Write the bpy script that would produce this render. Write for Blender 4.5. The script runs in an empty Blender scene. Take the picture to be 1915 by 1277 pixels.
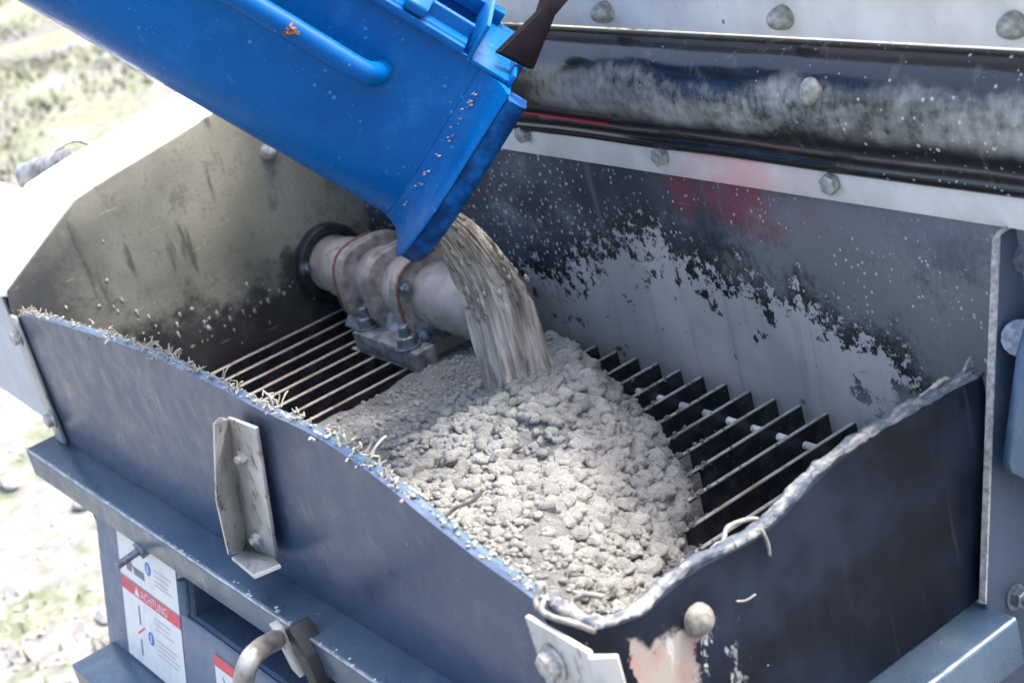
import bpy, bmesh, math, random
from mathutils import Vector, Matrix, noise
random.seed(7)
rnd = random.random
def U(a, b): return a + (b - a) * rnd()
sc = bpy.context.scene
COL = sc.collection
H = 2.1                                    # camera height above the ground

# ------------------------------------------------------------------ camera
F, CW, CH = 3146.87, 1915.0, 1277.0
RX = Vector((0.577027, 0.18033588, -0.79656689))     # world axes seen from the camera (right, down, forward)
RY = Vector((0.77898619, -0.41457266, 0.47043599))
RZ = Vector((-0.24539837, -0.89196888, -0.37969878))
cam_d = bpy.data.cameras.new('camera')
cam = bpy.data.objects.new('camera', cam_d); COL.objects.link(cam)
m = Matrix.Identity(4)
for i, r in enumerate((RX, RY, RZ)):
    m[i][0], m[i][1], m[i][2] = r[0], -r[1], -r[2]
m[2][3] = H
cam.matrix_world = m
cam_d.sensor_width = 36; cam_d.lens = F / CW * 36
cam_d.clip_start = 0.05; cam_d.clip_end = 500
cam_d.dof.use_dof = True; cam_d.dof.focus_distance = 2.1; cam_d.dof.aperture_fstop = 6.0
sc.camera = cam

# ------------------------------------------------------------------ sky and sun
SUN_DIR = Vector((0.14, 0.48, 0.86)).normalized()     # towards the sun
elev = math.asin(SUN_DIR.z)
world = bpy.data.worlds.new('World'); sc.world = world; world.use_nodes = True
wn = world.node_tree; wn.nodes.clear()
sky = wn.nodes.new('ShaderNodeTexSky'); sky.sky_type = 'NISHITA'; sky.sun_disc = False
sky.sun_elevation = elev; sky.sun_rotation = math.atan2(SUN_DIR.x, SUN_DIR.y)
sky.dust_density = 6.0; sky.air_density = 1.0; sky.ozone_density = 0.2
bg = wn.nodes.new('ShaderNodeBackground'); bg.inputs[1].default_value = 0.15
wo = wn.nodes.new('ShaderNodeOutputWorld')
wn.links.new(sky.outputs[0], bg.inputs[0]); wn.links.new(bg.outputs[0], wo.inputs[0])
sun_d = bpy.data.lights.new('sun', 'SUN'); sun_d.energy = 1.3; sun_d.angle = math.radians(10); sun_d.color = (1, .98, .95)
sun = bpy.data.objects.new('sun', sun_d); COL.objects.link(sun)
sun.rotation_euler = SUN_DIR.to_track_quat('Z', 'Y').to_euler(); sun.location = (0, 0, 12)
sc.view_settings.view_transform = 'Standard'; sc.view_settings.look = 'None'
sc.view_settings.exposure = 2.34; sc.view_settings.gamma = 1.0
sc.view_settings.use_curve_mapping = False
try:
    sc.cycles.use_denoising = True
    sc.cycles.max_bounces = 8
except Exception: pass

# ------------------------------------------------------------------ helpers
def w3(x, y, z): return Vector((x, y, z + H))        # camera-height coordinates to world
def at(px, py, ax, v):                               # the point of the real plane (axis = v) seen at a pixel
    q = Vector(((px - CW / 2) / F, (py - CH / 2) / F, 1))
    d = Vector((RX.dot(q), RY.dot(q), RZ.dot(q)))
    d *= v / d[ax]
    return w3(*d)
ROOT = {}
def thing(name, label, cat, loc, group=None):
    o = bpy.data.objects.new(name, None); COL.objects.link(o)
    o.location = loc; o['label'] = label; o['category'] = cat; o.empty_display_size = .05
    if group: o['group'] = group
    ROOT[o.name] = Vector(loc)
    return o
def link(name, me, parent=None, loc=None, rot=None, scale=None):
    o = bpy.data.objects.new(name, me); COL.objects.link(o)
    if parent: o.parent = parent
    if loc is not None: o.location = loc
    if rot is not None:
        if hasattr(rot, 'w'): rot = rot.to_euler()
        o.rotation_euler = rot
    if scale is not None: o.scale = (scale,) * 3 if isinstance(scale, (int, float)) else scale
    return o
def base_of(o):
    p = Vector((0, 0, 0))
    while o is not None: p += o.location; o = o.parent
    return p
def obj(name, bm, mat, parent=None, smooth=False, bevel=0.0, angle=35, loc=None):
    """bm is in world coordinates; becomes one mesh object whose origin is at loc (or its parent)."""
    bmesh.ops.recalc_face_normals(bm, faces=bm.faces)
    if bevel:
        es = [e for e in bm.edges if len(e.link_faces) == 2 and e.calc_face_angle(0) > math.radians(30)]
        bmesh.ops.bevel(bm, geom=es, offset=bevel, segments=2, profile=.5, affect='EDGES', clamp_overlap=True)
    pb = base_of(parent) if parent else Vector((0, 0, 0))
    o0 = Vector(loc) if loc is not None else pb
    bmesh.ops.translate(bm, verts=bm.verts, vec=-o0)
    me = bpy.data.meshes.new(name); bm.to_mesh(me); bm.free()
    mats = mat if isinstance(mat, (list, tuple)) else [mat]
    for x in mats: me.materials.append(x)
    if smooth or bevel:
        for p in me.polygons: p.use_smooth = True
        try: me.set_sharp_from_angle(angle=math.radians(angle))
        except Exception: pass
    o = bpy.data.objects.new(name, me); COL.objects.link(o)
    if parent: o.parent = parent
    o.location = o0 - pb
    return o
def local_mesh(name, bm, mat, smooth=True, angle=40):
    bmesh.ops.recalc_face_normals(bm, faces=bm.faces)
    me = bpy.data.meshes.new(name); bm.to_mesh(me); bm.free(); me.materials.append(mat)
    if smooth:
        for p in me.polygons: p.use_smooth = True
        try: me.set_sharp_from_angle(angle=math.radians(angle))
        except Exception: pass
    return me
def NB(): return bmesh.new()
def box(bm, a, b):
    x0, y0, z0 = a; x1, y1, z1 = b
    v = [bm.verts.new(p) for p in ((x0,y0,z0),(x1,y0,z0),(x1,y1,z0),(x0,y1,z0),(x0,y0,z1),(x1,y0,z1),(x1,y1,z1),(x0,y1,z1))]
    for f in ((0,1,2,3),(4,5,6,7),(0,1,5,4),(1,2,6,5),(2,3,7,6),(3,0,4,7)): bm.faces.new([v[i] for i in f])
    return v
def prism(bm, pts, vec):
    """closed outline pts (3-D) swept by vec"""
    vec = Vector(vec)
    a = [bm.verts.new(p) for p in pts]; b = [bm.verts.new(Vector(p) + vec) for p in pts]
    bm.faces.new(a); bm.faces.new(b[::-1])
    n = len(a)
    for i in range(n): bm.faces.new((a[i], a[(i+1) % n], b[(i+1) % n], b[i]))
def sweep(bm, path, prof, up=None, cap=True, closed_prof=True, scales=None):
    """profile list of (side, up) swept along a path of points"""
    rings = []
    n = len(path)
    for i, p in enumerate(path):
        t = (Vector(path[min(i+1, n-1)]) - Vector(path[max(i-1, 0)])).normalized()
        u = Vector(up) if up is not None else Vector((0, 0, 1))
        if abs(t.dot(u)) > .98: u = Vector((1, 0, 0))
        s = t.cross(u).normalized(); u = s.cross(t).normalized()
        k = scales[i] if scales else 1
        rings.append([bm.verts.new(Vector(p) + s * a * k + u * b * k) for a, b in prof])
    for r0, r1 in zip(rings, rings[1:]):
        m_ = len(prof)
        for j in range(m_ if closed_prof else m_ - 1):
            bm.faces.new((r0[j], r0[(j+1) % m_], r1[(j+1) % m_], r1[j]))
    if cap and closed_prof:
        bm.faces.new(rings[0][::-1]); bm.faces.new(rings[-1])
    return rings
def circ(r, n=12): return [(r * math.cos(2*math.pi*i/n), r * math.sin(2*math.pi*i/n)) for i in range(n)]
def rectp(a, b): return [(-a/2, -b/2), (a/2, -b/2), (a/2, b/2), (-a/2, b/2)]
def cyl(bm, p, q, r, n=16, r2=None):
    sweep(bm, [p, q], circ(r, n), scales=[1, (r2 / r) if r2 else 1])
def lerp_curve(pts, x):
    if x <= pts[0][0]: return pts[0][1]
    for (a, b), (c, d) in zip(pts, pts[1:]):
        if x <= c: return b + (d - b) * (x - a) / (c - a)
    return pts[-1][1]
def smooth_curve(pts, n):
    """Catmull-Rom through points (tuples of any length)"""
    P = [Vector(p) for p in pts]; P = [2*P[0]-P[1]] + P + [2*P[-1]-P[-2]]
    out = []
    seg = len(P) - 3
    for k in range(n + 1):
        u = k / n * seg; i = min(int(u), seg - 1); t = u - i
        a, b, c, d = P[i:i+4]
        out.append(.5*((2*b) + (c-a)*t + (2*a-5*b+4*c-d)*t*t + (3*b-a-3*c+d)*t**3))
    return out

# ------------------------------------------------------------------ materials
class MT:
    def __init__(s, name, rough=.5, metal=0.0, spec=.5):
        s.m = bpy.data.materials.new(name); s.m.use_nodes = True
        s.nt = s.m.node_tree; s.N = s.nt.nodes; s.L = s.nt.links
        s.b = s.N['Principled BSDF']
        s.b.inputs['Roughness'].default_value = rough; s.b.inputs['Metallic'].default_value = metal
        s.b.inputs['Specular IOR Level'].default_value = spec
        g = s.N.new('ShaderNodeNewGeometry'); s.pos = g.outputs['Position']
        tc = s.N.new('ShaderNodeTexCoord'); s.obj = tc.outputs['Object']
    def node(s, t, **k):
        n = s.N.new(t)
        for a, v in k.items(): setattr(n, a, v)
        return n
    def setv(s, sock, v):
        if hasattr(v, 'is_output') or hasattr(v, 'links') and not isinstance(v, (int, float, tuple)): s.L.new(v, sock)
        else: sock.default_value = v
    def mapping(s, scale=(1,1,1), rot=(0,0,0), loc=(0,0,0), src=None):
        n = s.node('ShaderNodeMapping'); s.L.new(src or s.pos, n.inputs[0])
        n.inputs[1].default_value = loc; n.inputs[2].default_value = rot; n.inputs[3].default_value = scale
        return n.outputs[0]
    def noise(s, scale, detail=4, rough=.6, vec=None, dist=0):
        n = s.node('ShaderNodeTexNoise'); s.L.new(vec or s.pos, n.inputs['Vector'])
        n.inputs['Scale'].default_value = scale; n.inputs['Detail'].default_value = detail
        n.inputs['Roughness'].default_value = rough; n.inputs['Distortion'].default_value = dist
        return n.outputs[0]
    def voro(s, scale, vec=None, feature='F1', rand=1):
        n = s.node('ShaderNodeTexVoronoi', feature=feature); s.L.new(vec or s.pos, n.inputs['Vector'])
        n.inputs['Scale'].default_value = scale; n.inputs['Randomness'].default_value = rand
        return n
    def ramp(s, fac, a, b, lo=0.0, hi=1.0):
        n = s.node('ShaderNodeMapRange', interpolation_type='SMOOTHSTEP'); s.L.new(fac, n.inputs[0])
        n.inputs[1].default_value = min(a, b); n.inputs[2].default_value = max(a, b)
        if a > b: lo, hi = hi, lo
        n.inputs[3].default_value = lo; n.inputs[4].default_value = hi
        return n.outputs[0]
    def math(s, op, a, b=0.0):
        n = s.node('ShaderNodeMath', operation=op); s.setv(n.inputs[0], a); s.setv(n.inputs[1], b)
        return n.outputs[0]
    def xyz(s):
        n = s.node('ShaderNodeSeparateXYZ'); s.L.new(s.pos, n.inputs[0]); return n.outputs
    def mix(s, fac, a, b):
        n = s.node('ShaderNodeMix', data_type='RGBA'); s.setv(n.inputs[0], fac)
        for sock, v in ((n.inputs[6], a), (n.inputs[7], b)):
            if isinstance(v, tuple): sock.default_value = (*v, 1) if len(v) == 3 else v
            else: s.L.new(v, sock)
        return n.outputs[2]
    def mixf(s, fac, a, b):
        n = s.node('ShaderNodeMix', data_type='FLOAT'); s.setv(n.inputs[0], fac); s.setv(n.inputs[2], a); s.setv(n.inputs[3], b)
        return n.outputs[0]
    def curve(s, x, pts, lo, hi, vlo, vhi):
        """piecewise linear v(x) as a colour ramp; returns a value socket"""
        t = s.node('ShaderNodeMapRange'); s.L.new(x, t.inputs[0]); t.inputs[1].default_value = lo; t.inputs[2].default_value = hi
        r = s.node('ShaderNodeValToRGB'); s.L.new(t.outputs[0], r.inputs[0])
        e = r.color_ramp.elements
        while len(e) > 1: e.remove(e[-1])
        for i, (px, v) in enumerate(pts):
            k = (px - lo) / (hi - lo); g = (v - vlo) / (vhi - vlo)
            el = e[0] if i == 0 else e.new(k)
            el.position = k; el.color = (g, g, g, 1)
        o = s.node('ShaderNodeMapRange'); s.L.new(r.outputs[0], o.inputs[0]); o.inputs[3].default_value = vlo; o.inputs[4].default_value = vhi
        return o.outputs[0]
    def base(s, c): s.setc(s.b.inputs['Base Color'], c)
    def setc(s, sock, c):
        if isinstance(c, tuple): sock.default_value = (*c, 1)
        else: s.L.new(c, sock)
    def rough(s, v): s.setv(s.b.inputs['Roughness'], v)
    def bump(s, h, strength=.3, dist=.002, prev=None):
        n = s.node('ShaderNodeBump'); n.inputs['Strength'].default_value = strength; n.inputs['Distance'].default_value = dist
        s.L.new(h, n.inputs['Height'])
        if prev is not None: s.L.new(prev, n.inputs['Normal'])
        s.L.new(n.outputs[0], s.b.inputs['Normal'])
        return n.outputs[0]
    def dots(s, scale, size, vec=None, keep=.5):
        """sparse round specks: 1 inside"""
        v = s.voro(scale, vec)
        d = s.ramp(v.outputs['Distance'], size, size * .6)
        sep = s.node('ShaderNodeSeparateColor'); s.L.new(v.outputs['Color'], sep.inputs[0])
        k = s.math('LESS_THAN', sep.outputs[0], keep)
        sz = s.ramp(sep.outputs[1], 0, 1, .3, 1)
        d2 = s.ramp(s.math('DIVIDE', v.outputs['Distance'], sz), size, size * .6)
        return s.math('MULTIPLY', d2, k)

def simple(name, col, rough=.5, metal=0, var=.25, scale=40, bump=.15):
    t = MT(name, rough, metal)
    n = t.noise(scale, 5)
    d = tuple(c * (1 - var) for c in col); l = tuple(min(1, c * (1 + var)) for c in col)
    t.base(t.mix(t.ramp(n, .3, .7), d, l))
    t.rough(t.ramp(n, .3, .7, rough * .8, min(1, rough * 1.2)))
    if bump: t.bump(t.noise(scale * 6, 3), bump, .001)
    return t.m

def mk_flap_steel(name, c1, c2, c3, rough, metal):
    t = MT(name, rough, metal)
    streak = t.noise(26, 6, .7, t.mapping((1, 1, .8)))
    run = t.ramp(t.noise(16, 4, .6, t.mapping((3, 3, .22))), .60, .74, 0, .35)
    big = t.noise(5, 3, .5)
    c = t.mix(t.ramp(big, .35, .65), c1, c2)
    c = t.mix(t.math('MULTIPLY', t.ramp(streak, .5, .8), .4), c, c3)
    fine = t.noise(260, 2, .5, t.mapping((1, 1, .3), (0, .12, 0)))
    c = t.mix(t.ramp(fine, .35, .75, 0, .22), c, tuple(x * .55 for x in c1))
    c = t.mix(run, c, tuple(x * 1.9 for x in c1))
    stn = t.ramp(t.noise(12, 7, .75), .58, .70, 0, .5)
    c = t.mix(stn, c, (c1[0] * .9 + .012, c1[1] * .55, c1[2] * .6))
    sp = t.dots(120, .16, keep=.07)
    c = t.mix(t.math('MULTIPLY', sp, .7), c, (.45, .45, .45))
    scr = t.noise(9, 2, .5, t.mapping((14, 14, .8), (.3, .9, .2)))
    c = t.mix(t.ramp(scr, .70, .74, 0, .35), c, (.35, .36, .4))
    t.base(c)
    t.rough(t.ramp(streak, .3, .7, rough * .75, rough * 1.35))
    dent = t.bump(t.noise(7, 2, .4), .25, .012)
    t.bump(t.noise(400, 3, .6), .12, .0006, dent)
    return t
M_FLAP = mk_flap_steel('flap_steel', (.034, .068, .132), (.062, .082, .138), (.11, .145, .205), .33, .4).m
M_LEDGE = mk_flap_steel('ledge_steel', (.045, .085, .14), (.08, .125, .175), (.17, .19, .19), .33, .3).m
M_BODY = mk_flap_steel('body_paint', (.075, .115, .18), (.11, .15, .22), (.14, .17, .24), .4, .1).m
M_POST = mk_flap_steel('post_steel', (.025, .045, .08), (.04, .065, .105), (.07, .10, .14), .45, .1).m

def mk_end():
    t = MT('end_panel_steel', .55, 0, .12)
    n = t.noise(7, 4); f = t.noise(60, 4, .6, t.mapping((1, 1, .2)))
    c = t.mix(t.ramp(n, .35, .7), (.0035, .005, .010), (.014, .020, .036))
    c = t.mix(t.ramp(f, .55, .8, 0, .3), c, (.018, .022, .042))
    # worn bare patch at the low front corner
    x, y, z = t.xyz()
    e = t.noise(24, 5, .65)
    ny = t.math('ADD', y, t.math('MULTIPLY', t.math('SUBTRACT', e, .5), .09))
    nz = t.math('ADD', z, t.math('MULTIPLY', t.math('SUBTRACT', e, .5), .06))
    a = t.ramp(ny, .712, .716); b = t.ramp(ny, .785, .775)
    d = t.ramp(t.math('ADD', nz, t.math('MULTIPLY', y, .55)), H - .482, H - .492)
    k = t.math('MULTIPLY', t.math('MULTIPLY', a, b), d)
    c = t.mix(k, c, t.mix(t.ramp(t.noise(35, 4), .45, .62), (.25, .225, .20), (.27, .185, .165)))
    k2 = t.math('MULTIPLY', t.ramp(t.noise(40, 6, .7, t.mapping((1, 1, .5), (.6, 0, 0))), .56, .62), t.math('MULTIPLY', t.ramp(y, .72, .76), t.ramp(y, .86, .80)))
    k2 = t.math('MULTIPLY', k2, t.ramp(z, H - .885, H - .92))
    c = t.mix(k2, c, (.36, .36, .37))
    c = t.mix(t.math('MULTIPLY', t.dots(90, .12, keep=.10), .8), c, (.35, .36, .4))
    drip = t.noise(10, 3, .5, t.mapping((6, 6, .35)))
    c = t.mix(t.ramp(drip, .64, .74, 0, .12), c, (.10, .11, .14))
    t.base(c); t.rough(t.ramp(n, .3, .7, .42, .6)); t.bump(t.noise(300, 3), .12, .0006)
    return t.m
M_END = mk_end()

def mk_left():
    t = MT('side_wall_grime', .6, 0)
    n = t.noise(9, 5, .6)
    c = t.mix(t.ramp(n, .35, .68), (.125, .128, .105), (.215, .215, .175))
    warm = t.noise(2.4, 2)
    c = t.mix(t.ramp(warm, .45, .62, 0, .5), c, (.25, .24, .185))
    x, y, z = t.xyz()
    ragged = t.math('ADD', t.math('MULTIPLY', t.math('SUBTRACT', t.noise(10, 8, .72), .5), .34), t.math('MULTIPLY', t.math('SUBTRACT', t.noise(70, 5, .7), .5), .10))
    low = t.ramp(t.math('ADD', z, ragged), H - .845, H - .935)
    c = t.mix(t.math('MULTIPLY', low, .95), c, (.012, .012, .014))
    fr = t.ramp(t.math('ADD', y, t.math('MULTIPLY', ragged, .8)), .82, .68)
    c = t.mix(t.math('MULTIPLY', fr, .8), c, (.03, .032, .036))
    # dark vertical smear and scuffs
    sm = t.ramp(t.noise(22, 4, .6, t.mapping((1, 1.2, .22))), .60, .70)
    c = t.mix(t.math('MULTIPLY', sm, .75), c, (.035, .036, .04))
    sc_ = t.ramp(t.noise(30, 3, .5, t.mapping((1, .35, 1.4), (.8, 0, 0))), .70, .76)
    c = t.mix(t.math('MULTIPLY', sc_, .7), c, (.03, .03, .032))
    blob = t.dots(38, .26, keep=.14)
    c = t.mix(t.math('MULTIPLY', blob, .5), c, (.04, .042, .045))
    chips = t.ramp(t.noise(60, 3, .6, t.mapping((1, .5, 1.1), (.7, 0, 0))), .715, .735)
    c = t.mix(t.math('MULTIPLY', chips, t.ramp(z, H - .80, H - .9, .15, .9)), c, (.50, .50, .44))
    c = t.mix(t.math('MULTIPLY', t.dots(150, .14, keep=.10), .75), c, (.48, .48, .44))
    fs = t.noise(26, 2, .5, t.mapping((1, 9, .9), (.9, 0, 0)))
    c = t.mix(t.ramp(fs, .70, .74, 0, .5), c, (.05, .05, .05))
    fs2 = t.noise(20, 2, .5, t.mapping((1, .7, 11), (.25, 0, 0)))
    c = t.mix(t.ramp(fs2, .72, .75, 0, .5), c, (.45, .45, .40))
    mot = t.ramp(t.noise(18, 8, .78), .50, .66, 0, .6)
    c = t.mix(mot, c, (.055, .057, .055))
    gr_ = t.noise(170, 4, .7)
    c = t.mix(t.ramp(gr_, .52, .70, 0, .5), c, (.07, .07, .065))
    t.base(c); t.rough(t.ramp(n, .3, .7, .45, .75)); t.bump(t.noise(90, 5), .2, .001)
    return t.m
M_LEFT = mk_left()

def mk_back():
    t = MT('back_wall_steel', .4, .25)
    x, y, z = t.xyz()
    n = t.noise(6, 4, .55)
    c = t.mix(t.ramp(n, .35, .7), (.022, .027, .038), (.062, .072, .09))
    # pale cement mist bands
    mist = t.math('ADD', t.math('MULTIPLY', t.noise(4, 7, .7, t.mapping((.7, 1, 1.3))), .8), t.math('MULTIPLY', t.noise(130, 4, .7, t.mapping((1, 1, .4))), .2))
    right = t.ramp(x, -1.75, -1.35)
    mk = t.math('MULTIPLY', t.ramp(t.math('ADD', mist, t.math('MULTIPLY', right, .16)), .52, .66), .62)
    c = t.mix(mk, c, (.26, .275, .27))
    up = t.ramp(z, H - .80, H - .70)
    c = t.mix(t.math('MULTIPLY', up, t.ramp(x, -1.95, -1.25, .15, .55)), c, (.17, .19, .25))
    # red reflection below the strip, painted into the wall colour
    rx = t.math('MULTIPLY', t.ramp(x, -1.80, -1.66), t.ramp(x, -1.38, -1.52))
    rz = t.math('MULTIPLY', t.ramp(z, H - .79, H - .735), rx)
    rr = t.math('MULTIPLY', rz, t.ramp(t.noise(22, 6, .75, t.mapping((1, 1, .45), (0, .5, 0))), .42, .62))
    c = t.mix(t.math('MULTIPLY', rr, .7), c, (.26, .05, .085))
    # drip streaks
    drip = t.noise(9, 3, .6, t.mapping((5, 5, .22)))
    c = t.mix(t.ramp(drip, .60, .75, 0, .3), c, (.26, .27, .29))
    # specks of cement, dense to the left
    dens = t.ramp(x, -1.6, -2.0, .12, .5)
    v = t.math('MAXIMUM', t.dots(150, .31, t.mapping((1, 1, .8)), keep=.6), t.math('MULTIPLY', t.dots(95, .33, t.mapping((1, 1, .7)), keep=.55), t.ramp(x, -1.75, -1.95)))
    big = t.ramp(t.math('ADD', t.noise(8, 3), t.ramp(x, -1.7, -2.0, 0, .2)), .44, .62)
    irr = t.ramp(t.noise(190, 3, .6), .64, .67)
    c = t.mix(t.math('MULTIPLY', t.math('MULTIPLY', irr, t.ramp(t.noise(6, 4, .6), .40, .6)), .8), c, (.42, .42, .43))
    c = t.mix(t.math('MULTIPLY', t.math('MULTIPLY', v, big), .9), c, (.62, .61, .59))
    c = t.mix(t.math('MULTIPLY', t.dots(80, .19, t.mapping((1, 1, .6)), keep=.16), .9), c, (.6, .6, .59))
    # bare worn patch with a ragged edge
    top = t.curve(x, [(-2.16, -.97), (-2.07, -.912), (-1.99, -.925), (-1.93, -.875), (-1.79, -.812), (-1.735, -.822), (-1.73, -.862), (-1.58, -.858), (-1.49, -.87), (-1.43, -.89), (-1.33, -.91), (-1.24, -.99)], -2.2, -1.2, -1.1, -.7)
    rag = t.math('ADD', t.math('MULTIPLY', t.math('SUBTRACT', t.noise(13, 8, .78), .5), .26), t.math('MULTIPLY', t.math('SUBTRACT', t.noise(70, 4, .7), .5), .05))
    dlt = t.math('SUBTRACT', t.math('ADD', top, H), t.math('ADD', z, rag))
    patch = t.ramp(dlt, 0, .003)
    halo = t.math('MULTIPLY', t.ramp(dlt, -.075, -.012), t.math('SUBTRACT', 1, patch))
    c = t.mix(t.math('MULTIPLY', halo, .9), c, (.012, .013, .02))
    isl = t.math('MULTIPLY', t.math('GREATER_THAN', t.noise(60, 5, .75), t.ramp(dlt, -.10, 0, .70, .50)), t.ramp(dlt, -.11, -.09))
    patch = t.math('MAXIMUM', patch, isl)
    # black holes in the patch
    hole = t.ramp(t.math('ADD', t.noise(26, 6, .7), t.math('ADD', t.ramp(dlt, .10, .0, 0, .10), t.ramp(x, -1.50, -1.33, 0, .09))), .66, .675)
    patch = t.math('MULTIPLY', patch, t.math('SUBTRACT', 1, hole))
    pc = t.mix(t.ramp(t.noise(5, 3), .4, .65), (.36, .355, .35), (.50, .47, .455))
    pc = t.mix(t.ramp(t.noise(14, 4, .6, t.mapping((4, 1, .3))), .5, .75, 0, .5), pc, (.22, .235, .26))
    pc = t.mix(t.math('MULTIPLY', t.dots(110, .16, keep=.2), .7), pc, (.5, .5, .5))
    c = t.mix(patch, c, pc)
    scr = t.noise(7, 2, .5, t.mapping((10, 1, 1.2), (0, .8, 0)))
    c = t.mix(t.ramp(scr, .735, .75, 0, .6), c, (.42, .42, .42))
    t.base(c)
    t.rough(t.mixf(patch, t.ramp(n, .3, .7, .28, .5), .38))
    nb = t.bump(patch, .35, .0012)
    t.bump(t.noise(240, 3), .1, .0008, nb)
    return t.m
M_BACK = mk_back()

def mk_strip(name, pink):
    t = MT(name, .5, .1)
    n = t.noise(12, 4)
    c = t.mix(t.ramp(n, .35, .7), (.60, .59, .565), (.74, .725, .70))
    x, y, z = t.xyz()
    if pink:
        k = t.math('MULTIPLY', t.ramp(x, -1.74, -1.62), t.ramp(x, -1.36, -1.55))
        k = t.math('MULTIPLY', k, t.ramp(t.noise(9, 4), .3, .6))
        c = t.mix(t.math('MULTIPLY', k, .75), c, (.74, .36, .34))
    c = t.mix(t.math('MULTIPLY', t.dots(45, .16, keep=.12), .75), c, (.06, .06, .065))
    c = t.mix(t.ramp(t.noise(50, 5, .7), .62, .72, 0, .4), c, (.2, .2, .2))
    t.base(c); t.rough(t.ramp(n, .3, .7, .35, .6)); t.bump(t.noise(150, 4), .12, .001)
    return t.m
M_STRIP = mk_strip('clamp_strip_paint', True)
M_FRAME = mk_strip('frame_paint', False)

def mk_rubber():
    t = MT('splash_rubber', .2, 0, .6)
    x, y, z = t.xyz()
    c = (.012, .013, .016)
    zz = t.math('ADD', z, t.math('MULTIPLY', t.math('SUBTRACT', t.noise(6, 4, .6), .5), .07))
    band = t.math('MULTIPLY', t.ramp(zz, H - .606, H - .580), t.ramp(zz, H - .527, H - .545))
    st = t.noise(95, 6, .7, t.mapping((1, 1, .6), (0, .25, 0)))
    big = t.noise(5, 5, .65, t.mapping((.6, 1, 1.6)))
    k = t.math('MULTIPLY', band, t.ramp(t.math('ADD', t.math('MULTIPLY', st, .30), t.math('MULTIPLY', big, .80)), .40, .64))
    k = t.math('MULTIPLY', k, t.ramp(x, -1.93, -1.84))
    col = t.mix(t.math('MULTIPLY', k, .8), c, (.40, .395, .37))
    low = t.math('MULTIPLY', t.ramp(z, H - .66, H - .625), t.ramp(t.noise(40, 4, .65, t.mapping((1, 1, .2))), .55, .75, 0, .5))
    col = t.mix(t.math('MULTIPLY', low, t.ramp(x, -1.8, -1.6)), col, (.16, .15, .12))
    sp = t.math('MAXIMUM', t.dots(150, .2, keep=.12), t.math('MULTIPLY', t.dots(80, .25, keep=.6), t.ramp(x, -1.50, -1.20)))
    col = t.mix(t.math('MULTIPLY', sp, .8), col, (.55, .55, .55))
    t.base(col)
    r = t.mixf(k, .17, .7); t.rough(r)
    h = t.math('ADD', t.math('MULTIPLY', t.noise(18, 4, .6), .4), t.math('MULTIPLY', sp, .6))
    t.bump(h, .25, .004)
    return t.m
M_RUBBER = mk_rubber()
M_REDREFL = simple('red_reflection', (.55, .01, .04), .4, 0, .2, 60, 0)  # colour of the red lines mirrored in the guard
M_FLAPRUB = simple('black_rubber', (.007, .005, .008), .7, 0, .35, 50, .3)
M_FLAPRUB.node_tree.nodes['Principled BSDF'].inputs['Specular IOR Level'].default_value = .12

def mk_blue():
    t = MT('blue_paint', .34, 0, .12)
    n = t.noise(5, 4)
    c = t.mix(t.ramp(n, .35, .7), (0, .062, .225), (0, .088, .29))
    dirt = t.noise(28, 6, .7)
    c = t.mix(t.ramp(dirt, .62, .8, 0, .25), c, (.05, .17, .38))
    # water drops
    d1 = t.dots(85, .24, keep=.30); d2 = t.dots(190, .3, keep=.35)
    dm = t.math('MAXIMUM', d1, t.math('MULTIPLY', d2, .6))
    c = t.mix(t.math('MULTIPLY', dm, .55), c, (.05, .24, .50))
    film = t.ramp(t.noise(11, 7, .75), .52, .72, 0, .35)
    c = t.mix(film, c, (.015, .16, .40))
    scr = t.noise(8, 2, .5, t.mapping((9, 2, 2), (.4, .7, .3)))
    c = t.mix(t.ramp(scr, .71, .76, 0, .22), c, (.05, .22, .46))
    # chipped rusty spots
    ch = t.ramp(t.noise(30, 5, .65), .745, .76)
    c = t.mix(ch, c, t.mix(t.ramp(t.noise(140, 3), .4, .6), (.30, .13, .08), (.55, .42, .36)))
    t.base(c)
    t.rough(t.ramp(t.noise(60, 4), .3, .7, .24, .42))
    h = t.math('ADD', dm, t.math('MULTIPLY', t.noise(35, 3), .35))
    t.bump(h, .25, .0018)
    
    return t
M_BLUE = mk_blue().m
def mk_band():
    t = MT('grimy_blue_band', .5, 0, .12)
    k = t.ramp(t.noise(30, 6, .7), .40, .66)
    c = t.mix(k, (.0005, .022, .095), (0, .075, .26))
    c = t.mix(t.ramp(t.noise(60, 5, .7), .62, .7, 0, .6), c, (.07, .055, .05))
    t.base(c); t.bump(t.noise(120, 5), .3, .001)
    return t.m
M_BAND = mk_band()
M_RUSTCHIP = simple('chipped_primer', (.42, .32, .29), .8, 0, .4, 180, .4)
M_COVER = simple('white_cover', (.80, .80, .79), .5, 0, .03, 10, .05)
M_COVERSIDE = simple('cover_side_paint', (.42, .45, .49), .45, 0, .12, 20, .1)
M_DARK = simple('hopper_floor_dark', (.012, .012, .015), .7, 0, .4, 20, .3)
M_BOLT = simple('bolt_zinc', (.40, .39, .37), .45, .35, .4, 120, .3)
M_BOLTD = simple('bolt_dark', (.14, .16, .19), .4, .5, .4, 120, .3)
M_DOME = simple('coated_bolt', (.28, .275, .25), .55, 0, .4, 120, .4)
M_SEAL = simple('black_seal', (.015, .015, .018), .5, 0, .3, 60, .2)
M_ROPE = simple('frayed_rope', (.27, .25, .215), .9, 0, .3, 120, .3)
M_CORD = simple('mortar_soaked_cord', (.20, .195, .18), .9, 0, .35, 120, .5)
M_CAKE = simple('mortar_crust', (.50, .50, .49), .75, 0, .35, 60, .6)

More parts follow.
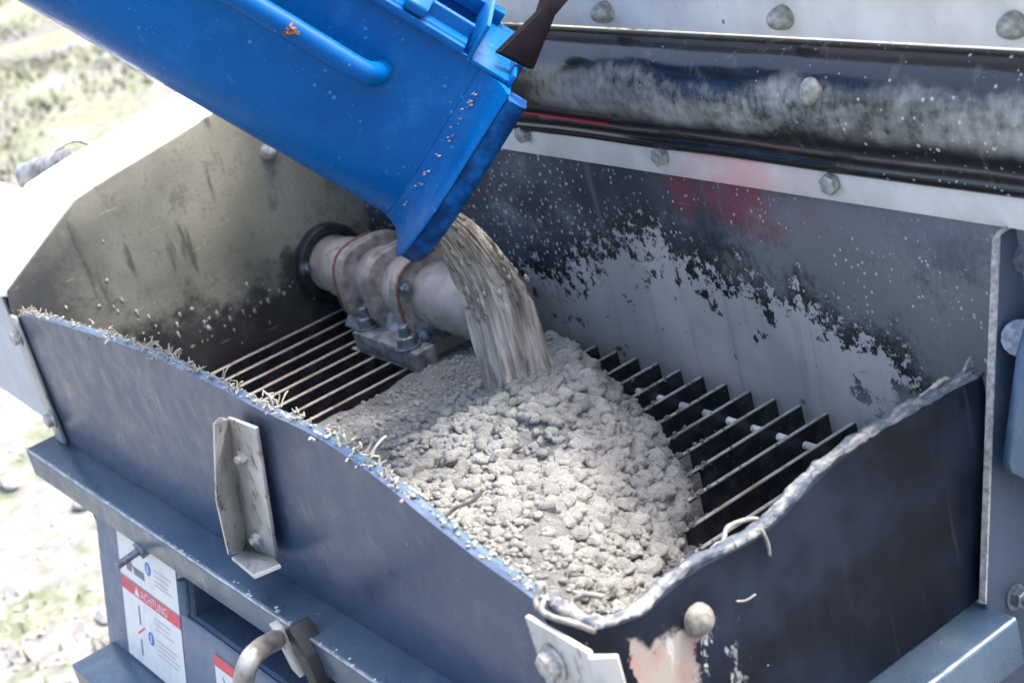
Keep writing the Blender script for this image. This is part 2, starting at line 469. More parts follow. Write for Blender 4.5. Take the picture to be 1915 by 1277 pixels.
def mk_rim():
    t = MT('mortar_smeared_rim', .5)
    k = t.ramp(t.noise(30, 6, .7, t.mapping((3.2, .45, 2.2), (.35, 0, 0))), .43, .60)
    k = t.math('MULTIPLY', k, t.ramp(t.noise(120, 4, .7), .3, .5))
    c = t.mix(k, (.035, .050, .075), (.23, .228, .22))
    t.base(c); t.rough(t.mixf(k, .5, .85)); t.bump(t.noise(150, 6), .8, .004)
    return t.m
M_RIM = mk_rim()

def mk_bar():
    t = MT('grate_steel', .42, .35)
    n = t.noise(40, 5, .65)
    c = t.mix(t.ramp(n, .4, .7), (.012, .012, .016), (.04, .04, .048))
    g = t.node('ShaderNodeNewGeometry')
    s = t.node('ShaderNodeSeparateXYZ'); t.L.new(g.outputs['True Normal'], s.inputs[0])
    topf = t.ramp(s.outputs[2], .6, .9)          # top faces are ground bright by the stone
    wear = t.ramp(t.noise(55, 5, .7), .30, .5, .35, 1)
    warm = t.mix(t.ramp(t.noise(20, 4), .5, .7), (.38, .37, .345), (.25, .205, .145))
    c = t.mix(t.math('MULTIPLY', topf, wear), c, warm)
    c = t.mix(t.math('MULTIPLY', t.dots(140, .2, keep=.16), .75), c, (.42, .41, .39))
    x, y, z = t.xyz()
    t.base(c); t.bump(t.noise(220, 4), .3, .001)
    return t.m
M_BAR = mk_bar()

def mk_pipe():
    t = MT('cement_dusted_casting', .55)
    n = t.noise(12, 5, .6)
    c = t.mix(t.ramp(n, .35, .7), (.22, .195, .18), (.345, .315, .29))
    c = t.mix(t.ramp(t.noise(30, 7, .75), .52, .68, 0, .75), c, (.09, .08, .075))
    g = t.node('ShaderNodeNewGeometry'); s = t.node('ShaderNodeSeparateXYZ'); t.L.new(g.outputs['True Normal'], s.inputs[0])
    t.base(c); t.rough(t.ramp(n, .3, .7, .35, .7)); t.bump(t.noise(120, 5), .3, .0015)
    return t.m
M_PIPE = mk_pipe()
M_RIB = simple('stained_casting', (.22, .19, .175), .6, 0, .45, 45, .4)
M_RUST = simple('rusty_edge', (.13, .058, .04), .75, 0, .45, 90, .4)
M_BLOCK = simple('dusty_iron', (.16, .165, .17), .5, .2, .5, 60, .4)
M_FOOT = simple('casting_foot', (.20, .23, .27), .5, .2, .5, 50, .4)

def mk_bracket():
    t = MT('galvanised_bracket', .42, .3)
    n = t.noise(18, 5, .65, t.mapping((1, 1, .4)))
    c = t.mix(t.ramp(n, .35, .68), (.30, .31, .30), (.52, .50, .47))
    c = t.mix(t.ramp(t.noise(45, 5, .7, t.mapping((2, 2, .5))), .56, .64, 0, .8), c, (.08, .078, .072))
    c = t.mix(t.ramp(t.noise(30, 4, .6), .70, .74, 0, .8), c, (.34, .15, .10))
    t.base(c); t.rough(t.ramp(n, .3, .7, .3, .55)); t.bump(t.noise(160, 4), .2, .001)
    return t.m
M_BRACKET = mk_bracket()

def mk_concrete(name, a, b, cdark, rough):
    t = MT(name, rough, 0, .45)
    n = t.noise(22, 6, .65)
    c = t.mix(t.ramp(n, .3, .7), a, b)
    f = t.noise(300, 4, .7)
    c = t.mix(t.ramp(f, .54, .70, 0, .7), c, cdark)
    c = t.mix(t.ramp(t.noise(500, 2), .62, .7, 0, .5), c, (.6, .6, .57))
    oi = t.node('ShaderNodeObjectInfo')
    c = t.mix(t.math('MULTIPLY', oi.outputs['Random'], .25), c, tuple(x * .7 for x in a))
    t.base(c); t.rough(t.ramp(t.noise(90, 4), .35, .65, rough * .65, min(1, rough * 1.2)))
    h = t.math('ADD', t.noise(120, 6, .7), t.math('MULTIPLY', t.noise(420, 4, .7), .5))
    t.bump(h, 1.0, .008)
    return t.m
M_CONC = mk_concrete('wet_concrete', (.15, .155, .153), (.24, .244, .236), (.065, .067, .067), .5)
M_LUMP = mk_concrete('coated_stone', (.255, .258, .247), (.41, .412, .392), (.10, .103, .10), .6)
def mk_stream():
    t = MT('pouring_concrete', .5)
    st = t.noise(60, 6, .65, t.mapping((1, 1, .10), (0, -.28, 0)))
    c = t.mix(t.ramp(st, .34, .64), (.12, .105, .09), (.42, .385, .345))
    p = t.noise(18, 4, .6, t.mapping((1, 1, .12), (0, -.28, 0), (3, 1, 2)))
    c = t.mix(t.ramp(p, .58, .72, 0, .7), c, (.42, .285, .25))
    t.base(c); t.bump(t.math('ADD', st, t.math('MULTIPLY', t.noise(160, 5, .7), .4)), .6, .004)
    return t.m
M_STREAM = mk_stream()
def mk_label():
    t = MT('label_white', .4)
    d = t.ramp(t.noise(26, 7, .75, t.mapping((1, 1, .5))), .48, .72, 0, .55)
    c = t.mix(d, (.60, .60, .585), (.34, .35, .36))
    c = t.mix(t.math('MULTIPLY', t.dots(130, .2, keep=.15), .7), c, (.22, .22, .22))
    t.base(c); return t.m
M_LABEL = mk_label()
M_LRED = simple('label_red', (.52, .055, .085), .45, 0, .3, 60, 0)
M_LBLUE = simple('label_blue', (.06, .12, .42), .4, 0, .08, 30, 0)
M_LINK = simple('label_ink', (.10, .13, .20), .5, 0, .1, 30, 0)
M_LGREY = simple('label_grey_print', (.38, .38, .39), .5, 0, .1, 30, 0)
M_HANDLE = simple('worn_handle', (.30, .29, .27), .4, .4, .35, 50, .2)

def mk_ground():
    t = MT('ground_gravel', .9)
    x, y, z = t.xyz()
    n = t.noise(1.6, 6, .65); g = t.noise(16, 6, .7)
    c = t.mix(t.ramp(g, .35, .68), (.115, .112, .118), (.215, .21, .20))
    gr = t.ramp(t.math('ADD', n, t.ramp(x, -5.5, -8.5, 0, .10)), .50, .62)
    c = t.mix(t.math('MULTIPLY', gr, .75), c, t.mix(t.ramp(g, .4, .65), (.065, .085, .035), (.165, .175, .115)))
    mud = t.ramp(t.noise(.9, 5, .6, t.mapping((1, 1, 1), (0, 0, 0), (7, 3, 0))), .52, .64)
    c = t.mix(t.math('MULTIPLY', mud, .6), c, (.085, .075, .095))
    t.base(c); t.bump(g, .5, .015)
    return t.m
M_GROUND = mk_ground()
def mk_grass():
    t = MT('pale_grass', .8)
    n = t.noise(3, 4)
    t.base(t.mix(t.ramp(n, .38, .62), (.08, .095, .05), (.19, .20, .14)))
    return t.m
M_GRASS = mk_grass()
M_STONE = simple('pale_stone', (.24, .24, .235), .8, 0, .15, 20, .5)

# ------------------------------------------------------------------ ground
bm = NB()
xs = [-60, -40, -30] + [-24 + .4 * i for i in range(66)] + [4, 10, 30, 60]
ys = [-60, -30, -10] + [-4 + .4 * i for i in range(36)] + [12, 20, 40, 60]
def gz(x, y):
    k = max(0, min(1, (-x - 3.2) / 2))
    return k * (.05 * noise.noise((x * .6, y * .6, 0)) + .025 * noise.noise((x * 2.1, y * 2.1, 3)))
gv = [[bm.verts.new((x, y, gz(x, y))) for y in ys] for x in xs]
for i in range(len(xs) - 1):
    for j in range(len(ys) - 1): bm.faces.new((gv[i][j], gv[i+1][j], gv[i+1][j+1], gv[i][j+1]))
g = obj('ground', bm, M_GROUND, smooth=True, angle=180); g['kind'] = 'structure'
bm = NB()
for i in range(7000):
    far = rnd() < .8
    x = U(-19, -7) if far else U(-7, -3.4)
    y = U(.2, 7) if far else U(-.6, 3)
    dns = noise.noise((x * .7, y * .7, 5.0)) + (.15 if far else -.28)
    if dns < U(-.1, .3): continue
    z = gz(x, y) - .005
    hh = U(.025, .075) if far else U(.02, .06)
    for b in range(7):
        a = U(0, 6.28); l = U(.3, 1) * hh; wd = U(.006, .014) * (1.6 if far else .7)
        px, py = x + random.gauss(0, .10), y + random.gauss(0, .10)
        dx, dy = math.cos(a), math.sin(a)
        v = [bm.verts.new(q) for q in ((px - dy*wd, py + dx*wd, z), (px + dy*wd, py - dx*wd, z), (px + dx*l*.7, py + dy*l*.7, z + hh * U(.6, 1.1)))]
        bm.faces.new(v)
gg = obj('grass', bm, M_GRASS); gg['kind'] = 'stuff'; gg['label'] = 'pale rough grass growing on the gravel ground'; gg['category'] = 'grass'
def rock(r, seed, sub=2, squash=.7, amp=.35):
    b = NB(); bmesh.ops.create_icosphere(b, subdivisions=sub, radius=1)
    for v in b.verts:
        p = v.co.copy()
        k = 1 + amp * noise.noise(p * 1.3 + Vector((seed * 7.1, seed * 3.3, 0))) + amp * .5 * noise.noise(p * 3.1 + Vector((0, seed * 5.7, seed)))
        v.co = Vector((p.x * k, p.y * k, p.z * k * squash)) * r
    return b
def ground_at(px, py):
    p = at(px, py, 2, -H); p.z = gz(p.x, p.y); return p
rock_meshes = [local_mesh('stone', rock(1, s), M_STONE) for s in range(4)]
for k, (px, py, r, lab) in enumerate(((208, 1157, .034, 'rounded white stone on the gravel beside the warning label'),
        (165, 948, .04, 'pale flat stone on the gravel under the end of the ledge'),
        (30, 905, .05, 'broad pale stone at the left edge of the gravel'))):
    o = link('stone', rock_meshes[k], None, ground_at(px, py) + Vector((0, 0, r * .3)), (0, 0, k * 1.3), (r * 1.2, r, r * .7))
    o['label'] = lab; o['category'] = 'stone'
bm = NB()
for i in range(160):
    px, py = U(-60, 300), U(760, 1330)
    p = ground_at(px, py) if rnd() < .8 else ground_at(U(-40, 380), U(60, 330))
    r = U(.005, .014)
    b = rock(r, i % 9, 1)
    me = bpy.data.meshes.new('tmp'); b.to_mesh(me); b.free()
    n0 = len(bm.verts); bm.from_mesh(me); bpy.data.meshes.remove(me); bm.verts.ensure_lookup_table()
    for v in bm.verts[n0:]: v.co += p
o = obj('gravel', bm, M_STONE); o['kind'] = 'stuff'; o['label'] = 'loose pale gravel strewn over the ground'; o['category'] = 'gravel'

# ------------------------------------------------------------------ shared bolts (local meshes, axis = +Z)
def hexbolt_mesh(name, r, h, mat, washer=True, stud=0):
    b = NB()
    if washer: sweep(b, [(0,0,0), (0,0,h*.18)], circ(r * 1.35, 20), up=(1,0,0))
    sweep(b, [(0,0,h*.18), (0,0,h*.9), (0,0,h)], circ(r, 6), up=(1,0,0), scales=[1,1,.86])
    if stud: sweep(b, [(0,0,h*.98), (0,0,h+stud*.9), (0,0,h+stud)], circ(r*.55, 12), up=(1,0,0), scales=[1,1,.8])
    return local_mesh(name, b, mat)
def dome_mesh(name, r, h, mat):
    b = NB()
    n = 5
    sweep(b, [(0,0,h*math.sin(i/n*math.pi/2)) for i in range(n+1)], circ(r, 18), up=(1,0,0), scales=[max(.08, math.cos(i/n*math.pi/2)) for i in range(n+1)])
    return local_mesh(name, b, mat, angle=70)
B_HEX = hexbolt_mesh('bolt', .0115, .011, M_BOLT)
M_BOLTP = simple('painted_bolt', (.33, .32, .31), .5, .1, .4, 150, .3)
B_HEXP = hexbolt_mesh('bolt', .0115, .011, M_BOLTP, washer=False)
B_STUD = hexbolt_mesh('bolt', .013, .016, M_BOLTD, stud=.014)
B_NUT = hexbolt_mesh('nut', .009, .008, M_BOLT, stud=.006)
V0 = Vector
M_EDGELIGHT = simple('edge_highlight_metal', (.42, .45, .50), .35, .5, .3, 60, .2)  # pale tone standing for light caught on the ledge lips
M_SPLASH = simple('dried_mortar', (.25, .25, .225), .85, 0, .3, 90, .5)
B_DOME = dome_mesh('bolt', .014, .012, M_DOME)
B_CONE = dome_mesh('bolt', .0145, .026, M_DOME)
def face_rot(n, spin=0):
    return Vector(n).to_track_quat('Z', 'Y') @ Matrix.Rotation(spin, 3, 'Z').to_quaternion()
def put(me, parent, p, n, spin=0, scale=1, name=None):
    o = link(name or me.name.split('.')[0], me, parent, Vector(p) - base_of(parent), face_rot(n, spin), scale)
    return o

# ================================================================== CONCRETE PUMP
X0, YB, YF, XE = -2.57, 1.30, .655, -1.15
pump = thing('concrete_pump', 'dark blue steel concrete pump hopper with worn open bin, wavy front flap and warning labels', 'concrete pump', (-1.85, 1.0, 0))

# --- left wall (faces the camera), its outline from the flap corner to the back wall
outl = [(.655, -1.42), (.652, -.768), (.658, -.737), (.735, -.690), (.809, -.645), (.844, -.638), (.896, -.629), (.984, -.616), (1.076, -.600), (1.18, -.585), (1.312, -.575), (1.312, -1.42)]
bm = NB(); prism(bm, [w3(X0, y, z) for y, z in outl], (-.008, 0, 0))
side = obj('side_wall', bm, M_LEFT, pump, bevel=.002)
put(B_CONE, side, at(500, 284, 0, X0), (1, 0, 0), 0, 1.0)

bm = NB()
for k in range(60):
    cx, cy, sx, sy = random.choice(((395, 615, 16, 26), (230, 580, 60, 12), (470, 575, 45, 25), (330, 600, 60, 20), (560, 545, 40, 25), (300, 500, 150, 90)))
    p_ = at(random.gauss(cx, sx), random.gauss(cy, sy), 0, X0 + .0005)
    if not (.68 < p_.y < 1.27 and H - 1.0 < p_.z < H - .70): continue
    b = rock(U(.0008, .0028), k % 9, 2, .3, .9)
    bmesh.ops.rotate(b, verts=b.verts, cent=(0, 0, 0), matrix=Matrix.Rotation(math.pi / 2, 3, 'Y') @ Matrix.Rotation(U(0, 6), 3, 'Z'))
    st_ = U(1, 2.6)
    me = bpy.data.meshes.new('tmp'); b.to_mesh(me); b.free(); n0 = len(bm.verts); bm.from_mesh(me); bpy.data.meshes.remove(me); bm.verts.ensure_lookup_table()
    for v in bm.verts[n0:]: v.co = V0((v.co.x, v.co.y, v.co.z * st_)) + p_
o = obj('mortar_splash', bm, M_SPLASH, side, smooth=True, angle=180); o['kind'] = 'stuff'
# --- white cover beyond the left wall: a folded top sheet over a grey side
cov = [(.64, -.74), (.658, -.733), (.735, -.686), (.809, -.641), (.844, -.634), (.896, -.625), (.984, -.612), (1.076, -.596), (1.30, -.571), (1.30, -.60), (.84, -.66), (.66, -.75)]
bm = NB(); prism(bm, [w3(X0 - .0085, y, z) for y, z in cov], (-.21, 0, 0))
cover = obj('side_cover', bm, M_COVER, pump, bevel=.002)
bm = NB(); prism(bm, [w3(X0 - .2195, y, z) for y, z in ((.60, -.78), (.648, -.742), (.735, -.690), (.805, -.650), (.81, -.70), (.62, -.81))], (-.5, 0, 0))
obj('front_cover', bm, M_COVER, pump, bevel=.002)
bm = NB()
pts = [w3(X0 - .012, .668, -.752), w3(X0 - .012, .668, -1.005), w3(X0 - .78, .668, -.97), w3(X0 - .78, .668, -.79), w3(X0 - .22, .668, -.79), w3(X0 - .22, .668, -.752)]
prism(bm, pts, (0, .012, 0))
obj('cover_side', bm, M_COVERSIDE, pump, bevel=.002)
# latch behind the cover
lt = at(95, 312, 0, X0 - .30)
bm = NB(); cyl(bm, lt + Vector((-.05, -.035, -.012)), lt + Vector((.03, .03, -.0)), .026, 18)
latch = obj('latch', bm, M_BLOCK, pump, smooth=True)
bm = NB(); l2 = at(130, 288, 0, X0 - .30)
sweep(bm, smooth_curve([l2 + Vector((.0, -.05, -.01)), l2 + Vector((0, -.03, .014)), l2 + Vector((0, .02, .018)), l2 + Vector((0, .05, -.012))], 14), circ(.004, 8))
obj('latch_loop', bm, M_BOLT, latch, smooth=True)
bm = NB(); cyl(bm, l2 + Vector((-.03, -.028, -.012)), l2 + Vector((-.0, -.006, -.004)), .018, 14)
obj('latch_cap', bm, M_BLOCK, latch, smooth=True)

# --- back wall
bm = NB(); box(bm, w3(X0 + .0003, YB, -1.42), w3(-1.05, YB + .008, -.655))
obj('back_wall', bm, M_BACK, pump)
# --- hopper bottom and inner slopes (dark)
bm = NB()
box(bm, w3(X0 + .002, .67, -1.42), w3(XE - .012, YB - .002, -1.41))
obj('hopper_floor', bm, M_DARK, pump)

# --- clamp strip under the splash guard
bm = NB()
n = 40
path = [w3(X0 + .003 + (1.63) * i / n, YB - .005, -.677) for i in range(n + 1)]
sweep(bm, path, rectp(.008, .037))
strip = obj('clamp_strip', bm, M_STRIP, pump, bevel=.0015)
for px, py in ((983, 249), (1240, 290), (1558, 341)):
    put(B_HEXP, strip, at(px, py, 1, YB - .009), (0, -1, 0), U(0, 1), 1.15)
put(B_HEXP, strip, w3(-2.33, YB - .009, -.677), (0, -1, 0), .3, 1.15)

# --- splash guard: a rubber sheet bulging out between frame and strip
bm = NB()
prof = [(-.004, -.500), (-.014, -.503), (-.030, -.512), (-.046, -.530), (-.054, -.552), (-.055, -.575), (-.050, -.597), (-.040, -.615), (-.026, -.630), (-.018, -.639), (-.020, -.646), (-.016, -.6545), (-.0125, -.6575), (-.0025, -.6575), (-.0025, -.50)]
pr = smooth_curve([(a, b, 0) for a, b in prof[:13]], 48)
nx = 120
rings = []
for i in range(nx + 1):
    x = -2.60 + 1.62 * i / nx
    ring = []
    for q in pr:
        k = max(0, -q.x - .014) / .045
        wob = .004 * noise.noise((x * 6, q.y * 9, 1)) + .0025 * noise.noise((x * 17, q.y * 22, 4))
        sag = .004 * noise.noise((x * 4.2, 7, 2)) * max(0, min(1, (-q.y - .60) / .03))
        if q.y < -.653: sag = max(sag, -.0005)
        ring.append(bm.verts.new(w3(x, YB + q.x - wob * k, q.y + sag)))
    ring.append(bm.verts.new(w3(x, YB - .0025, -.6575))); ring.append(bm.verts.new(w3(x, YB - .0025, -.50)))
    rings.append(ring)
for a, b in zip(rings, rings[1:]):
    for j in range(len(a)): bm.faces.new((a[j], a[(j+1) % len(a)], b[(j+1) % len(a)], b[j]))
bm.faces.new(rings[0][::-1]); bm.faces.new(rings[-1])
guard = obj('splash_guard', bm, M_RUBBER, pump, smooth=True, angle=60)
# bulging lump coloured pale for its bright reflection; two red reflections drawn as strips
b = rock(.017, 3, 3, 1.0, .12); 
for v in b.verts: v.co = Vector((v.co.x * 1.0, v.co.y * .55, v.co.z * .95 + .25 * v.co.x))
bmesh.ops.translate(b, verts=b.verts, vec=at(1516, 172, 1, YB - .052))
obj('guard_lump', b, M_DOME, guard, smooth=True, angle=180)
for (xa, xb, zz, yy) in ((-2.05, -1.80, -.506, -.0225), (-2.05, -1.735, -.611, -.0455)):
    bm = NB(); sweep(bm, [w3(xa + (xb - xa) * i / 12, YB + yy - .0008, zz - .004 * i / 12) for i in range(13)], rectp(.002, .0022))
    obj('red_reflection', bm, M_REDREFL, guard)

# --- frame plate above
bm = NB(); box(bm, w3(-2.6, YB - .012, -.495), w3(-.95, YB + .004, -.425))
fp = obj('frame_plate', bm, M_FRAME, pump, bevel=.002)
for px, py in ((1135, 18), (1467, 28), (1900, 42)):
    put(B_CONE, fp, at(px, py + 4, 1, YB - .0125), (0.05, -1, .1), U(0, 3), 1.0)
bm = NB(); box(bm, w3(-2.6, YB - .045, -.4245), w3(-.95, YB + .03, -.405))
obj('top_rail', bm, M_COVER, pump, bevel=.003)

# --- front flap: sheet with a wavy top edge
flap_top = [(-2.566, -.777), (-2.48, -.765), (-2.31, -.749), (-2.12, -.736), (-1.98, -.731), (-1.82, -.732), (-1.71, -.737), (-1.57, -.739), (-1.45, -.757), (-1.37, -.779), (-1.28, -.801), (-1.215, -.812), (-1.185, -.819)]
ft = smooth_curve([(a, b, 0) for a, b in flap_top], 90)
def sheet(path_top, bot, mat, name, nrm, th, wob=0):
    """vertical sheet below a 3-D top edge; nrm = outward direction"""
    bm = NB(); rows = []
    K = 10
    for p in path_top:
        r = []
        for k in range(K + 1):
            t = k / K; z = p.z + (bot - p.z) * t
            d = wob * noise.noise((p.x * 5 + 9, p.y * 5, z * 5)) * math.sin(math.pi * t)
            r.append(Vector((p.x, p.y, z)) + nrm(p) * d)
        rows.append(r)
    fo = [[bm.verts.new(q) for q in r] for r in rows]
    fi = [[bm.verts.new(q - nrm(p) * th) for q in r] for r, p in zip(rows, path_top)]
    n = len(rows)
    for i in range(n - 1):
        for k in range(K):
            bm.faces.new((fo[i][k], fo[i+1][k], fo[i+1][k+1], fo[i][k+1]))
            bm.faces.new((fi[i][k], fi[i][k+1], fi[i+1][k+1], fi[i+1][k]))
        bm.faces.new((fo[i][0], fi[i][0], fi[i+1][0], fo[i+1][0]))
        bm.faces.new((fo[i][K], fo[i+1][K], fi[i+1][K], fi[i][K]))
    for i in (0, n - 1):
        for k in range(K): bm.faces.new((fo[i][k], fo[i][k+1], fi[i][k+1], fi[i][k]))
    return obj(name, bm, mat, pump, smooth=True, angle=40)
flap_path = [w3(p.x, YF, p.y) for p in ft]
flap = sheet(flap_path, H - 1.004, M_FLAP, 'front_flap', lambda p: Vector((0, -1, 0)), .006, .006)
# rubber liner edge behind the flap top
bm = NB(); sweep(bm, [p + Vector((0, .0115, -.006)) for p in flap_path[2:]], [(-.005, -.05), (.005, -.05), (.005, .004), (0, .006), (-.005, .004)])
obj('flap_liner', bm, M_LEDGE, pump, smooth=True, angle=50)

# --- right end panel with rounded corner to the flap
end_top = [w3(-1.185, .655, -.819), w3(-1.165, .662, -.834), w3(-1.152, .682, -.850)] + [at(px, py, 0, XE) for px, py in
           ((1200, 1152), (1245, 1112), (1310, 1062), (1400, 1017), (1450, 980), (1500, 929), (1550, 880), (1600, 841), (1700, 781), (1770, 742), (1838, 704))]
ep = smooth_curve(end_top, 90)
def endn(p):
    k = max(0, min(1, (p.y - .655) / .035)); a = k * math.pi / 2
    return Vector((math.sin(a), -math.cos(a), 0))
endp = sheet(ep, H - 1.103, M_END, 'end_panel', endn, .006, .008)
B_DOME.materials.clear(); B_DOME.materials.append(simple('grimy_bolt', (.15, .145, .13), .6, 0, .4, 120, .4))
put(B_DOME, endp, at(1305, 1158, 0, XE + .001), (1, 0, .1), 0, 1.25)
# mortar-smeared rim on the end panel
bm = NB()
sc_ = []
pth = []
ep3 = smooth_curve(end_top, 360)
for i, p in enumerate(ep3):
    nn = endn(p)
    pth.append(p - nn * .0115 + Vector((0, 0, .001 + .003 * noise.noise((p.x * 20, p.y * 25, 3)))))
    sc_.append(1 + .38 * noise.noise((p.y * 34, 5, p.z * 20)))
sweep(bm, pth, [(.0085 * math.cos(a) , .0075 * math.sin(a)) for a in [2*math.pi*k/12 for k in range(12)]], scales=sc_)
for v in bm.verts:
    q = v.co
    v.co = q + V0((noise.noise(q * 130), noise.noise(q * 130 + V0((5, 5, 5))), noise.noise(q * 130 + V0((9, 1, 4))))) * .0022 + V0((0, 0, 1)) * .0025 * noise.noise(q * 55)
obj('rim_trim', bm, M_RIM, pump, smooth=True, angle=180)
# loose loops of mortar-soaked cord along the rim
def cord(pts, r, parent, name='cord'):
    bm = NB(); P = smooth_curve(pts, 26)
    sweep(bm, P, circ(r, 8), scales=[1 + .3 * noise.noise((i * .6, 3, len(pts))) for i in range(len(P))])
    return obj(name, bm, M_CORD, parent, smooth=True, angle=180)
V = Vector
c0 = at(1380, 1008, 0, XE - .02)
cord([at(1325, 1050, 0, XE-.02), c0 + V((0, -.02, .006)), c0 + V((-.01, .0, .012)), c0 + V((-.005, .03, .006)), at(1430, 985, 0, XE-.018)], .0026, endp)
cord([at(1300, 1066, 0, XE-.02), at(1340, 1020, 0, XE-.02), at(1375, 1012, 0, XE-.022), at(1400, 1003, 0, XE-.02)], .003, endp)
c1 = at(1770, 718, 0, XE - .02)
cord([at(1690, 772, 0, XE-.016), at(1745, 725, 0, XE-.02), c1 + V((0, 0, .006)), at(1790, 716, 0, XE-.018), at(1838, 698, 0, XE-.016)], .003, endp)
cord([at(1795, 712, 0, XE-.014), at(1815, 670, 0, XE-.014), at(1822, 712, 0, XE-.014)], .0018, endp)
cord([at(1005, 1140, 1, YF - .004), at(1003, 1118, 1, YF+.002), at(1015, 1092, 1, YF + .012), at(1022, 1112, 1, YF+.012), at(1012, 1140, 1, YF - .004), at(1040, 1156, 1, YF - .006), at(1075, 1165, 1, YF-.0), at(1110, 1180, 0, XE-.003)], .003, endp)
cord([at(1075, 1150, 1, YF + .03), at(1070, 1125, 1, YF + .04), at(1095, 1112, 1, YF + .05), at(1125, 1115, 1, YF + .055)], .003, endp)
cord([at(1425, 990, 0, XE+.003), at(1436, 1015, 0, XE+.006), at(1440, 1040, 0, XE+.003)], .0016, endp)
cord([at(1377, 1124, 0, XE+.003), at(1395, 1122, 0, XE+.004), at(1413, 1111, 0, XE+.003)], .0011, endp)

# --- frayed rope along the flap top: tufts, each one a part
def tuft_mesh(seed):
    random.seed(seed); b = NB()
    for k in range(random.randint(4, 8)):
        a = U(0, 6.28); l = U(.005, .013) * (1.5 if rnd() < .2 else 1); ln = U(.3, 2.2)
        p0 = V((U(-.008, .008), U(-.004, .004), -.003)); d = V((math.cos(a) * ln, math.sin(a) * ln * .6, 1)).normalized()
        p1 = p0 + d * l * .5; p2 = p0 + d * l * .8 + V((U(-.005, .005), U(-.004, .004), U(-.004, .002))); p3 = p2 + V((U(-.004, .004), U(-.004, .004), U(-.004, .003)))
        sweep(b, [p0, p1, p2, p3], circ(U(.0005, .0012), 5), up=(.3, 1, .1), scales=[1.1, 1, .9, .6])
    return local_mesh('rope_tuft', b, M_ROPE)
tm = [tuft_mesh(s) for s in range(10)]
random.seed(11)
for k in range(64):
    u = (k + U(-.4, .4)) / 64 * .70 + .01
    p = flap_path[max(0, min(90, int(u * 90)))] + V((U(-.006, .006), .012, .0))
    link('rope_tuft', tm[k % 10], flap, p - base_of(flap), (U(-.4, .4), U(-.5, .5), U(0, 6.28)), random.choice((.4, .6, .8, 1.0, 1.2, 1.6)))
bm = NB()
for k in range(420):
    u = rnd() ** 1.1; p = flap_path[int(u * 90)]
    b = rock(.0007 + .0028 * rnd() ** 2.5, k % 9, 1, .7, .6)
    me = bpy.data.meshes.new('tmp'); b.to_mesh(me); b.free(); n0 = len(bm.verts); bm.from_mesh(me); bpy.data.meshes.remove(me); bm.verts.ensure_lookup_table()
    off = p + V((U(-.01, .01), U(.004, .017), U(-.001, .0015)))
    for v in bm.verts[n0:]: v.co += off
o = obj('mortar_crust', bm, M_SPLASH, flap, smooth=True, angle=180); o['kind'] = 'stuff'
cord([at(740, 910, 1, YF+.012), at(748, 905, 1, YF+.014), at(775, 918, 1, YF + .02), at(800, 935, 1, YF + .02)], .0018, flap, 'rope_strand')
cord([at(748, 940, 1, YF-.004), at(762, 930, 1, YF+.006), at(775, 925, 1, YF + .012)], .0022, flap, 'rope_strand')
cord([at(838, 993, 1, YF+.012), at(832, 972, 1, YF+.02), at(850, 950, 1, YF + .03), at(885, 935, 1, YF + .04), at(905, 912, 1, YF + .05)], .0026, flap, 'rope_strand')
cord([at(868, 1018, 1, YF+.012), at(870, 1010, 1, YF+.018), at(875, 1004, 1, YF + .02)], .0022, flap, 'rope_strand')

# --- ledges (channel flanges) under the flap and under the end panel
bm = NB()
sec = [(.668, -1.0045), (.605, -1.0045), (.6005, -1.008), (.600, -1.052), (.607, -1.052), (.607, -1.0115), (.668, -1.0115)]
prism(bm, [w3(-2.615, y, z) for y, z in sec], (1.60, 0, 0))
led = obj('ledge', bm, M_LEDGE, pump, bevel=.0015)
bm = NB(); sweep(bm, [w3(-2.612 + 1.595 * i / 60, .6018 + .0006 * noise.noise((i * .9, 1, 1)), -1.0052 + .0006 * noise.noise((i * .8, 4, 1))) for i in range(61)], circ(.0022, 6), scales=[.75 + .5 * noise.noise((i * .7, 9, 2)) + .2 for i in range(61)])  # highlight along the ledge lip, built as a thin pale strip
obj('edge_highlight', bm, M_EDGELIGHT, led, smooth=True)
bm = NB(); sweep(bm, [w3(-1.0958, .562 + .608 * i / 24, -1.1052) for i in range(25)], circ(.0022, 6), scales=[.7 + .5 * noise.noise((i * .7, 3, 2)) + .2 for i in range(25)])  # the same painted highlight for the end ledge
hl2 = bm
bm = NB()
sec = [(XE - .012, -1.1045), (-1.098, -1.1045), (-1.0935, -1.108), (-1.093, -1.165), (-1.10, -1.165), (-1.10, -1.1115), (XE - .012, -1.1115)]
prism(bm, [w3(x, .56, z) for x, z in sec], (0, .612, 0))
led2 = obj('ledge', bm, M_LEDGE, pump, bevel=.0015)
obj('edge_highlight', hl2, M_EDGELIGHT, led2, smooth=True)
# splashes of mortar along the ledge lip
bm = NB()
for k in range(46):
    x = U(-2.55, -1.2) if k > 26 else random.gauss(-1.85, .2)
    b = rock(.0009 + .0035 * rnd() ** 2, k % 7, 1, .8)
    me = bpy.data.meshes.new('tmp'); b.to_mesh(me); b.free(); n0 = len(bm.verts); bm.from_mesh(me); bpy.data.meshes.remove(me); bm.verts.ensure_lookup_table()
    off = w3(x, .602 + abs(random.gauss(0, .004)), -1.0045)
    for v in bm.verts[n0:]: v.co += off
o = obj('mortar_splash', bm, M_CAKE, led); o['kind'] = 'stuff'

